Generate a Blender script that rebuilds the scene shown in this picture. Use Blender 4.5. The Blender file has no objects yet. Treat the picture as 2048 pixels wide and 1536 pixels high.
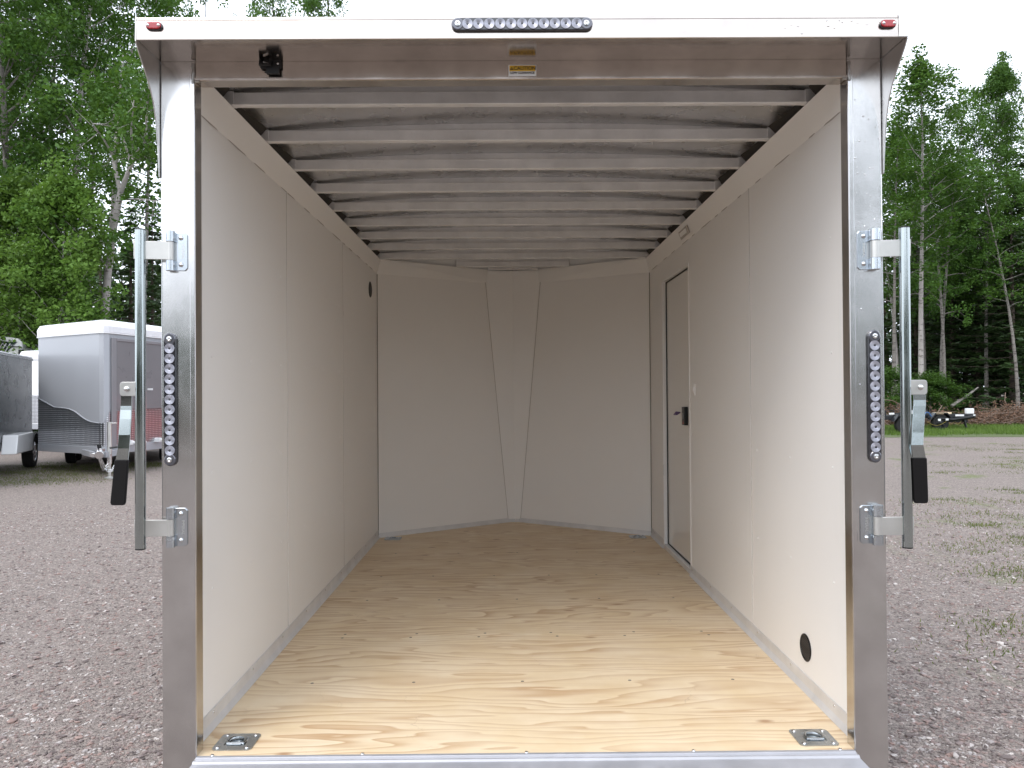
import bpy, math, random
import numpy as np
from mathutils import Vector, Matrix

# ------------------------------------------------------------------ camera
FPX, H0 = 1500.766, 0.36            # focal length in px of a 2048 wide frame, floor height above ground
CAM = Vector((-0.0554, -2.5101, 1.2089 + H0))
YAW, PITCH, ROLL = 0.0061, 0.0089, 0.0069
sc = bpy.context.scene
cd = bpy.data.cameras.new('camera'); cam = bpy.data.objects.new('camera', cd)
sc.collection.objects.link(cam); sc.camera = cam
cd.sensor_width = 36; cd.lens = 36 * FPX / 2048; cd.clip_end = 600; cd.clip_start = 0.05
cam.location = CAM
cam.rotation_euler = (Matrix.Rotation(-YAW, 3, 'Z') @ Matrix.Rotation(math.radians(90) + PITCH, 3, 'X') @ Matrix.Rotation(-ROLL, 3, 'Z')).to_euler()
CR = Matrix.Rotation(-YAW, 3, 'Z') @ Matrix.Rotation(math.radians(90) + PITCH, 3, 'X') @ Matrix.Rotation(-ROLL, 3, 'Z')
def ray(x, y): return CR @ Vector(((x - 1024) / FPX, (768 - y) / FPX, -1))
def at(x, y, Y):                     # world point on the plane Y = const seen at photo pixel x, y
    r = ray(x, y); return CAM + r * ((Y - CAM.y) / r.y)
def atX(x, y, X):
    r = ray(x, y); return CAM + r * ((X - CAM.x) / r.x)
def gnd(x, y):
    r = ray(x, y); return CAM + r * ((0 - CAM.z) / r.z)
def bY(Y): return Y - CAM.y

# ------------------------------------------------------------------ world, sun, exposure
SUN_EL, SUN_AZ = math.radians(52), math.radians(215)   # azimuth clockwise from +Y : behind the camera, to the left
w = bpy.data.worlds.new('World'); sc.world = w; w.use_nodes = True
nt = w.node_tree; nt.nodes.clear()
out = nt.nodes.new('ShaderNodeOutputWorld'); bg = nt.nodes.new('ShaderNodeBackground')
sky = nt.nodes.new('ShaderNodeTexSky'); sky.sky_type = 'NISHITA'; sky.sun_disc = False
sky.sun_elevation = SUN_EL; sky.sun_rotation = SUN_AZ; sky.air_density = 1.0; sky.dust_density = 4.0
hs = nt.nodes.new('ShaderNodeHueSaturation'); hs.inputs['Saturation'].default_value = 0.35
mx = nt.nodes.new('ShaderNodeMix'); mx.data_type = 'RGBA'; mx.inputs['Factor'].default_value = 0.6
# overcast: an even, slightly cool cloud sheet with soft thick and thin patches
tc = nt.nodes.new('ShaderNodeTexCoord'); ns = nt.nodes.new('ShaderNodeTexNoise'); ns.inputs['Scale'].default_value = 2.2; ns.inputs['Detail'].default_value = 5
cr = nt.nodes.new('ShaderNodeValToRGB'); cr.color_ramp.elements[0].position = 0.35; cr.color_ramp.elements[1].position = 0.68
cr.color_ramp.elements[0].color = (9.9, 10.9, 12.5, 1); cr.color_ramp.elements[1].color = (14.1, 15.2, 16.8, 1)
nt.links.new(tc.outputs['Generated'], ns.inputs['Vector']); nt.links.new(ns.outputs['Fac'], cr.inputs['Fac'])
nt.links.new(sky.outputs[0], hs.inputs['Color']); nt.links.new(hs.outputs[0], mx.inputs[6]); nt.links.new(cr.outputs[0], mx.inputs[7])
nt.links.new(mx.outputs[2], bg.inputs['Color']); bg.inputs['Strength'].default_value = 0.12
nt.links.new(bg.outputs[0], out.inputs['Surface'])
sl = bpy.data.lights.new('sun', 'SUN'); sl.energy = 0.55; sl.angle = math.radians(25); sl.color = (1, .975, .94)
so = bpy.data.objects.new('sun', sl); sc.collection.objects.link(so); so.location = (0, 0, 30)
sd = Vector((math.sin(SUN_AZ) * math.cos(SUN_EL), math.cos(SUN_AZ) * math.cos(SUN_EL), math.sin(SUN_EL)))
so.rotation_euler = sd.to_track_quat('Z', 'Y').to_euler()
sc.view_settings.view_transform = 'Standard'; sc.view_settings.look = 'None'
sc.cycles.max_bounces = 16; sc.cycles.diffuse_bounces = 12; sc.cycles.glossy_bounces = 8; sc.cycles.sample_clamp_indirect = 0
sc.view_settings.exposure = 0.85; sc.view_settings.gamma = 1; sc.view_settings.use_curve_mapping = False

# ------------------------------------------------------------------ materials
class NT:
    def __init__(s, name):
        s.m = bpy.data.materials.new(name); s.m.use_nodes = True; s.t = s.m.node_tree; s.b = s.t.nodes['Principled BSDF']; s.o = s.t.nodes['Material Output']
    def n(s, kind, **kw):
        k = s.t.nodes.new('ShaderNode' + kind)
        for a, v in kw.items():
            if hasattr(k, a): setattr(k, a, v)
            else: k.inputs[a.replace('_', ' ')].default_value = v
        return k
    def l(s, a, b): s.t.links.new(a, b)
    def set(s, **kw):
        for a, v in kw.items(): s.b.inputs[a.replace('_', ' ')].default_value = v
    def vec(s, scale=(1, 1, 1), obj=True):
        c = s.n('TexCoord'); m = s.n('Mapping'); m.inputs['Scale'].default_value = scale
        s.l(c.outputs['Object' if obj else 'Generated'], m.inputs['Vector']); return m.outputs[0]
    def noise(s, vec, scale, detail=4, rough=.5, dist=0):
        k = s.n('TexNoise'); k.inputs['Scale'].default_value = scale; k.inputs['Detail'].default_value = detail
        k.inputs['Roughness'].default_value = rough; k.inputs['Distortion'].default_value = dist
        if vec is not None: s.l(vec, k.inputs['Vector'])
        return k.outputs['Fac']
    def ramp(s, fac, stops, interp='LINEAR'):
        k = s.n('ValToRGB'); r = k.color_ramp; r.interpolation = interp
        while len(r.elements) < len(stops): r.elements.new(.5)
        for e, (p, c) in zip(r.elements, stops):
            e.position = p; e.color = (c, c, c, 1) if not isinstance(c, tuple) else (*c[:3], 1)
        s.l(fac, k.inputs[0]); return k.outputs[0]
    def math(s, op, a, b=None, c=None):
        k = s.n('Math'); k.operation = op
        for i, v in enumerate((a, b, c)):
            if v is None: continue
            if isinstance(v, (int, float)): k.inputs[i].default_value = v
            else: s.l(v, k.inputs[i])
        return k.outputs[0]
    def mix(s, fac, a, b, mode='MIX'):
        k = s.n('Mix'); k.data_type = 'RGBA'; k.blend_type = mode
        for i, v in ((0, fac), (6, a), (7, b)):
            if isinstance(v, (int, float)): k.inputs[i].default_value = v
            elif isinstance(v, tuple): k.inputs[i].default_value = (*v[:3], 1)
            else: s.l(v, k.inputs[i])
        return k.outputs[2]
    def bump(s, h, strength=.3, dist=.01):
        k = s.n('Bump'); k.inputs['Strength'].default_value = strength; k.inputs['Distance'].default_value = dist
        s.l(h, k.inputs['Height']); s.l(k.outputs[0], s.b.inputs['Normal'])
    def col(s, c):
        if isinstance(c, tuple): s.b.inputs['Base Color'].default_value = (*c[:3], 1)
        else: s.l(c, s.b.inputs['Base Color'])
    def rough(s, c):
        if isinstance(c, (int, float)): s.b.inputs['Roughness'].default_value = c
        else: s.l(c, s.b.inputs['Roughness'])

def brushed(name, color=(.62, .61, .60), r=(.22, .42), scale=(1, 1, 1), str_=.08, smudge=True):
    k = NT(name); k.set(Metallic=1.0)
    v = k.vec(scale); f = k.noise(v, 60, 3, .6)
    g = k.noise(k.vec((1, 1, 1)), 7, 5, .6)
    k.rough(k.ramp(g, [(.3, r[0]), (.7, r[1])]))
    a = tuple(c * .8 for c in color)
    c = k.mix(k.ramp(g, [(.3, 0.0), (.75, 1.0)]), a, color)
    if smudge:
        sp = k.ramp(k.noise(k.vec((1, 1, 1)), 22, 4, .6), [(.55, 0.0), (.8, .5)])
        c = k.mix(sp, c, tuple(v * .9 for v in color))
    k.col(c); k.bump(f, str_, .002); return k.m
def paint(name, color, rough=.4, spec=.5, coat=0, var=.06, bump=0, metallic=0):
    k = NT(name); g = k.noise(k.vec(), 3, 5, .6)
    a = tuple(max(0, c * (1 - var)) for c in color); b = tuple(min(1, c * (1 + var)) for c in color)
    k.col(k.mix(g, a, b)); k.rough(k.ramp(g, [(.3, rough * .85), (.7, min(1, rough * 1.2))]))
    k.set(Specular_IOR_Level=spec, Coat_Weight=coat, Metallic=metallic)
    if bump: k.bump(k.noise(k.vec(), 140, 2), bump, .002)
    return k.m
M = {}
M['alu_v'] = brushed('brushed_aluminium_upright', (.70, .69, .685), (.15, .24), (1, 1, .04), .05)
M['alu_h'] = brushed('brushed_aluminium_crosswise', (.60, .545, .50), (.10, .20), (.04, 1, 1), .05)
M['alu_bow'] = brushed('mill_finish_bow', (.84, .83, .83), (.34, .46), (.05, 1, 1), .03); M['alu_bow'].node_tree.nodes['Principled BSDF'].inputs['Metallic'].default_value = .4
M['alu_skin'] = brushed('mill_finish_skin', (.68, .67, .655), (.24, .32), (.2, 1, 1), .015)
M['zinc'] = brushed('zinc_plate', (.60, .64, .68), (.16, .30), (1, 1, .3), .05)
M['steel'] = brushed('galvanised_tube', (.44, .48, .48), (.08, .18), (1, 1, .05), .05)
M['bracket'] = brushed('satin_steel_strap', (.68, .67, .64), (.34, .48), (1, 1, 1), .05)
M['dring'] = brushed('cast_zinc_ring', (.50, .53, .55), (.2, .34), (1, 1, 1), .1)
M['screw'] = brushed('screw_head', (.8, .8, .8), (.15, .25), smudge=False)
M['weld'] = brushed('weld_bead', (.5, .48, .46), (.3, .5), (1, 1, 1), .6, False)
M['wall'] = paint('white_wall_panel', (.85, .83, .805), .36, .45, 0, .015, .05)
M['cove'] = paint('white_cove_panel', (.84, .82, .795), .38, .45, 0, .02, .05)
M['doorpaint'] = paint('white_gloss_door', (.78, .76, .72), .13, .6, .4, .01)
M['kick'] = brushed('kick_plate_metal', (.80, .79, .79), (.42, .55), (1, .1, 1), .02); M['kick'].node_tree.nodes['Principled BSDF'].inputs['Metallic'].default_value = .3
M['sill'] = brushed('scuffed_sill', (.47, .47, .50), (.42, .6), (.1, 1, 1), .05); M['sill'].node_tree.nodes['Principled BSDF'].inputs['Metallic'].default_value = .35
M['rivet'] = paint('painted_rivet', (.84, .82, .80), .3, .5, 0, .01)
M['roofedge'] = paint('dark_roof_edge', (.055, .05, .044), .9, .1)
M['seam'] = paint('panel_joint', (.20, .17, .14), .6, .3)
M['smear'] = paint('sealant_smear', (.46, .42, .38), .6, .3)
M['black'] = paint('black_plastic', (.007, .007, .008), .4, .4)
M['grip'] = paint('black_rubber_grip', (.006, .005, .005), .6, .2)
M['rubber'] = paint('tyre_rubber', (.02, .02, .02), .8, .3, bump=.3)
M['gasket'] = paint('black_gasket', (.02, .02, .02), .6, .3)
M['white'] = paint('white_gloss_paint', (.80, .80, .80), .22, .5, .3, .02)
M['cap'] = paint('white_roof_cap', (.80, .80, .82), .28, .5, .2, .02)
M['grey'] = paint('light_grey_metallic_paint', (.36, .37, .395), .36, .5, .25, .03, metallic=.15)
M['greydoor'] = paint('taupe_grey_paint', (.19, .178, .185), .3, .5, .4, .04)
M['greyshade'] = paint('grey_trim_paint', (.22, .21, .22), .35, .5, .2)
M['char'] = paint('charcoal_metallic_paint', (.05, .057, .062), .25, .4, .15, .06, metallic=.1)
M['redlens'] = paint('red_lens', (.35, .006, .012), .12, .6, .6)
M['purple'] = paint('purple_key_bow', (.06, .02, .10), .4)
M['redtag'] = paint('dark_red_decal', (.22, .02, .01), .4)
M['whitetag'] = paint('white_decal', (.75, .75, .75), .4)
M['yellow'] = paint('amber_sticker', (.72, .43, .03), .4, .4)
M['ink'] = paint('dark_print', (.03, .012, .008), .5)
M['stickerwhite'] = paint('white_sticker', (.72, .70, .68), .4)
M['blackpaint'] = paint('black_frame_paint', (.01, .011, .014), .3, .5, .3)
M['yellowcable'] = paint('yellow_cable', (.25, .20, .03), .5)
M['bluecable'] = paint('blue_cable', (.04, .12, .3), .4)
M['chrome'] = brushed('polished_wheel', (.75, .75, .77), (.1, .2), smudge=False)
k = NT('clear_lens'); k.col((.36, .36, .41)); k.set(Metallic=.6, Coat_Weight=.5); k.rough(.26); M['lens'] = k.m
k = NT('lens_housing'); k.col((.02, .02, .025)); k.set(Coat_Weight=1.0, Coat_Roughness=.05); k.rough(.12); M['housing'] = k.m
k = NT('housing_end'); k.col((.12, .12, .14)); k.set(Metallic=.6, Coat_Weight=1.0); k.rough(.2); M['housing_end'] = k.m
k = NT('window_glass'); k.col((.02, .035, .035)); k.rough(.05); k.set(Coat_Weight=1.0); M['glass'] = k.m
# vent: dark louvre screen
k = NT('black_screen'); v = k.vec(); wv = k.n('TexWave'); wv.wave_type = 'BANDS'; wv.bands_direction = 'Z'; wv.inputs['Scale'].default_value = 45
k.l(v, wv.inputs['Vector']); k.col(k.ramp(wv.outputs['Fac'], [(.3, (.008, .008, .009)), (.8, (.05, .045, .045))])); k.rough(.5); M['vent'] = k.m
# diamond plate
k = NT('diamond_plate'); k.set(Metallic=1.0)
sep = k.n('SeparateXYZ'); k.l(k.n('TexCoord').outputs['Object'], sep.inputs[0]); X_, Y_, Z_ = sep.outputs
u = k.math('SUBTRACT', k.math('MULTIPLY', Y_, 1.0), k.math('MULTIPLY', X_, .45))
a1 = k.math('SINE', k.math('MULTIPLY', k.math('ADD', u, Z_), 82.0)); a2 = k.math('SINE', k.math('MULTIPLY', k.math('SUBTRACT', u, Z_), 82.0))
dm = k.math('MULTIPLY', a1, a2); bars = k.ramp(dm, [(.25, 0.0), (.6, 1.0)])
k.bump(bars, 1.0, .012); k.col(k.mix(bars, (.34, .34, .36), (.92, .92, .94))); k.rough(.28); M['plate'] = k.m
# plywood: rotary cut pine, grain across the trailer
k = NT('plywood'); c = k.n('TexCoord'); sep = k.n('SeparateXYZ'); k.l(c.outputs['Object'], sep.inputs[0]); x, y, z = sep.outputs
sheet = k.math('FLOOR', k.math('DIVIDE', y, 1.216))
def cxyz(a, b, cc):
    q = k.n('CombineXYZ')
    for i, v in enumerate((a, b, cc)):
        if isinstance(v, (int, float)): q.inputs[i].default_value = v
        else: k.l(v, q.inputs[i])
    return q.outputs[0]
sz = k.math('MULTIPLY', sheet, 3.7)
warp = k.noise(cxyz(k.math('MULTIPLY', x, .55), k.math('MULTIPLY', y, 3.2), sz), 1.0, 3, .5, .3)
warp2 = k.noise(cxyz(k.math('MULTIPLY', x, 3.5), k.math('MULTIPLY', y, 20.0), sz), 1.0, 2, .5)
ph = k.math('ADD', k.math('MULTIPLY', y, 16.0), k.math('ADD', k.math('MULTIPLY', warp, 15.0), k.math('MULTIPLY', warp2, .6)))
fr = k.math('FRACT', ph)
band = k.ramp(fr, [(0.0, 0.0), (.45, .22), (.82, .8), (.92, 1.0), (1.0, 0.0)])
amp = k.ramp(k.noise(cxyz(k.math('MULTIPLY', x, .9), k.math('MULTIPLY', y, 2.2), sz), 1.3, 3), [(.3, .3), (.62, 1.0)])
band = k.math('MULTIPLY', band, amp)
fine = k.noise(cxyz(k.math('MULTIPLY', x, 4.0), k.math('MULTIPLY', y, 170.0), 0.0), 1.0, 3, .7)
blot = k.noise(c.outputs['Object'], 3.2, 5, .6)
base = k.mix(k.ramp(blot, [(.35, 0.0), (.7, 1.0)]), (.76, .60, .385), (.84, .71, .525))
colr = k.mix(band, base, (.54, .35, .195))
colr = k.mix(k.ramp(fine, [(.4, .0), (.75, .28)]), colr, (.56, .38, .22))
# knots and scuffs
vor = k.n('TexVoronoi'); vor.inputs['Scale'].default_value = 1.0; k.l(cxyz(k.math('MULTIPLY', x, 2.2), k.math('MULTIPLY', y, 5.0), sz), vor.inputs['Vector'])
kn = k.ramp(vor.outputs['Distance'], [(.03, .75), (.09, 0.0)]); colr = k.mix(kn, colr, (.33, .16, .07))
vs = k.n('TexVoronoi'); vs.inputs['Scale'].default_value = 2.6; vs.feature = 'DISTANCE_TO_EDGE'
k.l(cxyz(k.math('ADD', x, k.math('MULTIPLY', blot, .8)), k.math('MULTIPLY', y, 1.2), 4.0), vs.inputs['Vector'])
sc1 = k.ramp(vs.outputs['Distance'], [(0.0, .30), (.012, 0.0)]); msk = k.ramp(k.noise(c.outputs['Object'], 1.7, 3), [(.52, 0.0), (.62, 1.0)])
colr = k.mix(k.math('MULTIPLY', sc1, msk), colr, (.33, .22, .15))
k.col(colr); k.rough(.5); k.bump(fine, .12, .002); M['ply'] = k.m
# gravel
k = NT('gravel'); co = k.n('TexCoord').outputs['Object']
v1 = k.n('TexVoronoi'); v1.inputs['Scale'].default_value = 62; k.l(co, v1.inputs['Vector'])
v2 = k.n('TexVoronoi'); v2.inputs['Scale'].default_value = 150; k.l(co, v2.inputs['Vector'])
n1 = k.noise(co, .35, 5, .6); n2 = k.noise(co, 3.0, 5, .6); n3 = k.noise(co, 160, 3, .6)
rnd = k.n('SeparateColor'); k.l(v1.outputs['Color'], rnd.inputs[0])
rnd2 = k.n('SeparateColor'); k.l(v2.outputs['Color'], rnd2.inputs[0])
peb = k.ramp(rnd.outputs[0], [(0, (0.099, 0.083, 0.074)), (.3, (0.189, 0.159, 0.142)), (.55, (0.252, 0.212, 0.190)), (.8, (0.307, 0.245, 0.219)), (.93, (0.477, 0.408, 0.365)), (1, (0.497, 0.422, 0.378))])
peb2 = k.ramp(rnd2.outputs[1], [(0, (0.090, 0.075, 0.067)), (.5, (0.226, 0.190, 0.170)), (1, (0.434, 0.366, 0.328))])
g = k.mix(.42, peb, peb2)
g = k.mix(k.ramp(n2, [(.4, 0.0), (.7, .25)]), g, (0.235, 0.198, 0.177)); g = k.mix(k.ramp(n1, [(.4, 0.0), (.75, .45)]), g, (0.281, 0.237, 0.213))
g = k.mix(k.ramp(n3, [(.4, .25), (.6, 0.0)]), g, (0.105, 0.087, 0.078))
# weeds thin the gravel out towards the right of the yard
sp = k.n('SeparateXYZ'); k.l(co, sp.inputs[0])
gm = k.math('MULTIPLY', k.ramp(k.noise(co, .9, 6, .68), [(.57, 0.0), (.66, 1.0)]), k.ramp(k.math('DIVIDE', k.math('ADD', sp.outputs[0], k.math('MULTIPLY', sp.outputs[1], -.25)), 8.0), [(.2, 0.0), (.6, .75)]))
g = k.mix(gm, g, (.13, .165, .05))
k.col(g); k.rough(.85); k.set(Specular_IOR_Level=.25)
hh = k.math('ADD', k.math('MULTIPLY', v1.outputs['Distance'], -1.0), k.math('MULTIPLY', v2.outputs['Distance'], -.5)); k.bump(hh, .9, .012)
M['gravel'] = k.m
k = NT('pebble'); co = k.n('TexCoord').outputs['Object']; v1 = k.n('TexVoronoi'); v1.inputs['Scale'].default_value = 30; k.l(co, v1.inputs['Vector'])
rnd = k.n('SeparateColor'); k.l(v1.outputs['Color'], rnd.inputs[0])
k.col(k.ramp(rnd.outputs[0], [(0, (.10, .08, .075)), (.35, (.20, .155, .145)), (.6, (.26, .175, .15)), (.85, (.30, .27, .26)), (1, (.52, .47, .44))])); k.rough(.8); M['pebble'] = k.m
k = NT('lawn_soil'); k.col(k.mix(k.noise(k.vec(), 2, 5), (.05, .075, .02), (.10, .12, .04))); k.rough(.95); M['soil'] = k.m
k = NT('forest_floor'); k.col(k.mix(k.noise(k.vec(), 1.5, 6, .7), (.03, .035, .015), (.09, .065, .04))); k.rough(.95); M['litter'] = k.m
def leafmat(name, a, b, trans=.35, sc_=.6):
    k = NT(name); oi = k.n('ObjectInfo')
    g = k.noise(k.vec(), sc_, 3, .6); g2 = k.noise(k.vec(), 9, 2, .6)
    gg = k.math('ADD', k.math('MULTIPLY', g, .6), k.math('MULTIPLY', g2, .4))
    c = k.mix(k.ramp(gg, [(.36, 0.0), (.64, 1.0)]), a, b)
    hv = k.n('HueSaturation'); k.l(c, hv.inputs['Color']); k.l(k.math('ADD', k.math('MULTIPLY', oi.outputs['Random'], .5), .75), hv.inputs['Value']); hv.inputs['Saturation'].default_value = 1.0
    k.col(hv.outputs[0]); k.rough(.55); k.set(Specular_IOR_Level=.3)
    tr = k.n('BsdfTranslucent'); k.l(k.mix(.5, hv.outputs[0], (.12, .2, .02)), tr.inputs[0])
    ms = k.n('MixShader'); ms.inputs[0].default_value = trans; k.l(k.b.outputs[0], ms.inputs[1]); k.l(tr.outputs[0], ms.inputs[2]); k.l(ms.outputs[0], k.o.inputs['Surface'])
    return k.m
M['leaf'] = leafmat('aspen_leaves', (.040, .108, .017), (.10, .20, .034))
M['leaf_light'] = leafmat('maple_leaves', (.072, .150, .022), (.14, .24, .045), .38)
M['needle'] = leafmat('spruce_needles', (.022, .048, .016), (.055, .10, .028), .1)
M['grass'] = leafmat('grass_blades', (.06, .11, .02), (.14, .22, .04), .3, 2)
M['weed'] = leafmat('weed_leaves', (.09, .12, .03), (.18, .19, .06), .3, 2)
def bark(name, light, dark, thr=.56):
    k = NT(name); n = k.noise(k.vec((1.5, 1.5, 7)), 1.6, 6, .75); n2 = k.noise(k.vec((2, 2, 1)), 4, 4, .7)
    c = k.mix(k.ramp(n2, [(.3, 0.0), (.7, .6)]), light, tuple(v * .6 for v in light)); c = k.mix(k.ramp(n, [(thr, 0.0), (thr + .08, 1.0)]), c, dark)
    k.col(c); k.rough(.85); k.bump(n, .5, .02); return k.m
M['birch'] = bark('pale_birch_bark', (.44, .40, .38), (.05, .04, .035))
M['aspen'] = bark('grey_aspen_bark', (.22, .20, .18), (.05, .04, .035), .52)
M['darkbark'] = bark('dark_spruce_bark', (.10, .075, .055), (.03, .022, .018), .5)
k = NT('dead_twigs'); k.col(k.mix(k.noise(k.vec(), .9, 4), (.13, .09, .07), (.25, .18, .135))); k.rough(.9); M['twig'] = k.m
k = NT('dead_needles'); k.col(k.mix(k.noise(k.vec(), 2, 4), (.10, .05, .028), (.19, .11, .07))); k.rough(.9); M['deadneedle'] = k.m

# ------------------------------------------------------------------ mesh helpers
COL = sc.collection
class MB:
    def __init__(s): s.v = []; s.f = []; s.sm = []
    def add(s, verts, faces, smooth=False):
        o = len(s.v); s.v += [tuple(p) for p in verts]; s.f += [tuple(i + o for i in f) for f in faces]; s.sm += [smooth] * len(faces); return s
    def box(s, x0, x1, y0, y1, z0, z1):
        v = [(x, y, z) for x in (x0, x1) for y in (y0, y1) for z in (z0, z1)]
        return s.add(v, [(0, 1, 3, 2), (4, 6, 7, 5), (0, 4, 5, 1), (2, 3, 7, 6), (0, 2, 6, 4), (1, 5, 7, 3)])
    def prism(s, poly, dvec):             # polygon (3d points) swept along dvec
        n = len(poly); d = Vector(dvec); a = [Vector(p) for p in poly]; b = [p + d for p in a]
        return s.add(a + b, [tuple(range(n - 1, -1, -1)), tuple(range(n, 2 * n))] + [(i, (i + 1) % n, n + (i + 1) % n, n + i) for i in range(n)])
    def tube(s, pts, r, sides=12, cap=True, smooth=True):
        pts = [Vector(p) for p in pts]; rs = r if hasattr(r, '__len__') else [r] * len(pts); o = len(s.v); V = []; F = []
        t0 = (pts[1] - pts[0]).normalized(); up = Vector((0, 0, 1)) if abs(t0.z) < .9 else Vector((1, 0, 0)); n = t0.cross(up).normalized()
        for i, p in enumerate(pts):
            t = (pts[min(i + 1, len(pts) - 1)] - pts[max(i - 1, 0)]).normalized(); n = (n - t * n.dot(t)).normalized(); b = t.cross(n)
            for k in range(sides):
                a = 2 * math.pi * k / sides; V.append(p + (n * math.cos(a) + b * math.sin(a)) * rs[i])
        for i in range(len(pts) - 1):
            for k in range(sides): F.append((i * sides + k, i * sides + (k + 1) % sides, (i + 1) * sides + (k + 1) % sides, (i + 1) * sides + k))
        s.add(V, F, smooth)
        if cap:
            s.f.append(tuple(o + k for k in range(sides - 1, -1, -1))); s.sm.append(False)
            s.f.append(tuple(o + (len(pts) - 1) * sides + k for k in range(sides))); s.sm.append(False)
        return s
    def lathe(s, c, axis, prof, sides=20, smooth=True):   # prof: (radius, height along axis)
        c = Vector(c); ax = Vector(axis).normalized(); up = Vector((0, 0, 1)) if abs(ax.z) < .9 else Vector((1, 0, 0)); n = ax.cross(up).normalized(); b = ax.cross(n); V = []; F = []
        for (r, h) in prof:
            for k in range(sides):
                a = 2 * math.pi * k / sides; V.append(c + ax * h + (n * math.cos(a) + b * math.sin(a)) * max(r, 1e-5))
        for i in range(len(prof) - 1):
            for k in range(sides): F.append((i * sides + k, i * sides + (k + 1) % sides, (i + 1) * sides + (k + 1) % sides, (i + 1) * sides + k))
        return s.add(V, F, smooth)
    def dome(s, c, axis, r, h=None, sides=12):
        h = h or r * .55
        return s.lathe(c, axis, [(r, -.0005), (r, h * .25), (r * .85, h * .62), (r * .5, h * .9), (0, h)], sides)
    def build(s, name, mat, parent=None, bevel=0, seg=2, label=None):
        me = bpy.data.meshes.new(name); me.from_pydata([tuple(p) for p in s.v], [], s.f); me.update()
        me.polygons.foreach_set('use_smooth', s.sm); me.materials.append(M[mat] if isinstance(mat, str) else mat)
        if any(s.sm): me.set_sharp_from_angle(angle=math.radians(38))
        o = bpy.data.objects.new(name, me); COL.objects.link(o); o.parent = parent
        if bevel:
            b = o.modifiers.new('bevel', 'BEVEL'); b.width = bevel; b.segments = seg; b.limit_method = 'ANGLE'; b.angle_limit = math.radians(40)
        if label: o['label'] = label
        return o
def build_each(s, name, mat, parent=None, bevel=0, seg=2, **kw):   # every separate piece its own object
    par = list(range(len(s.v)))
    def find(a):
        while par[a] != a: par[a] = par[par[a]]; a = par[a]
        return a
    for f in s.f:
        r = find(f[0])
        for i in f[1:]: par[find(i)] = r
    groups = {}
    for k_, f in enumerate(s.f): groups.setdefault(find(f[0]), []).append(k_)
    for ks in groups.values():
        m = MB(); mp = {}
        for k_ in ks:
            f = []
            for i in s.f[k_]:
                if i not in mp: mp[i] = len(m.v); m.v.append(s.v[i])
                f.append(mp[i])
            m.f.append(tuple(f)); m.sm.append(s.sm[k_])
        m.build(name, mat, parent, bevel, seg)
MB.each = build_each
def quadmesh(name, V, mat, tri=False):
    V = np.asarray(V, dtype=np.float32).reshape(-1, 3); k = 3 if tri else 4; n = len(V) // k
    me = bpy.data.meshes.new(name); me.vertices.add(len(V)); me.vertices.foreach_set('co', V.ravel())
    me.loops.add(n * k); me.loops.foreach_set('vertex_index', np.arange(n * k, dtype=np.int32))
    me.polygons.add(n); me.polygons.foreach_set('loop_start', np.arange(0, n * k, k, dtype=np.int32)); me.update(); me.validate()
    me.materials.append(M[mat]); return me
def thing(name, loc, label, cat, rz=0, group=None):
    o = bpy.data.objects.new(name, None); COL.objects.link(o); o.location = loc; o.rotation_euler = (0, 0, rz); o.empty_display_size = .2
    o['label'] = label; o['category'] = cat
    if group: o['group'] = group
    return o
def tag(o, label, cat, group=None, kind=None):
    o['label'] = label; o['category'] = cat
    if group: o['group'] = group
    if kind: o['kind'] = kind
    return o
def struct(o): o['kind'] = 'structure'; return o
def textmesh(name, body, size, mat, parent, loc, rot=(math.radians(90), 0, 0), bold=0.0, ext=.0002, sx=1):
    c = bpy.data.curves.new(name, 'FONT'); c.body = body; c.size = size; c.align_x = 'CENTER'; c.align_y = 'CENTER'; c.extrude = ext; c.offset = bold
    t = bpy.data.objects.new(name, c); COL.objects.link(t); dg = bpy.context.evaluated_depsgraph_get(); me = bpy.data.meshes.new_from_object(t.evaluated_get(dg))
    bpy.data.objects.remove(t); me.materials.clear(); me.materials.append(M[mat]); o = bpy.data.objects.new(name, me); COL.objects.link(o)
    o.parent = parent; o.location = loc; o.rotation_euler = rot; o.scale = (sx, 1, 1); return o

# ------------------------------------------------------------------ ground
g = MB().box(-250, 250, -250, 250, -.5, 0).build('ground', 'gravel'); struct(g)
gl = MB().add([(11.2, 21.2, .006), (60, 19.6, .006), (90, 34, .006), (12, 36, .006), (8.5, 24.6, .006)], [(0, 1, 2, 3, 4)]).build('grass_verge', 'soil'); struct(gl)
fl = MB().add([(-90, 21.5, .010), (-4, 24, .010), (8, 33, .010), (90, 33, .010), (120, 130, .010), (-120, 130, .010)], [(0, 1, 2, 3, 4, 5)]).build('woodland_floor', 'litter'); struct(fl)

# ------------------------------------------------------------------ the open trailer
Wd, Yc, Wi, Wo = 1.131, 3.70, 1.096, 1.2104
ZS, ZC, XC = 2.200, 2.297, 1.094
ZB, B1, SP = 2.300, .332, .416
ZH, ZCR, ZCF, D = 2.2538, 2.3177, 2.3872, .1602
YN = 4.406; WB, WT = .045, .235
def wingY(x): return Yc + (YN - Yc) * (Wd - abs(x)) / (Wd - WB)
T = thing('cargo_trailer', (0, 0, H0), 'large open aluminium cargo trailer seen from behind, white walls and plywood floor', 'trailer')
def loc(p): return Vector((p.x, p.y, p.z - H0))
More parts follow.
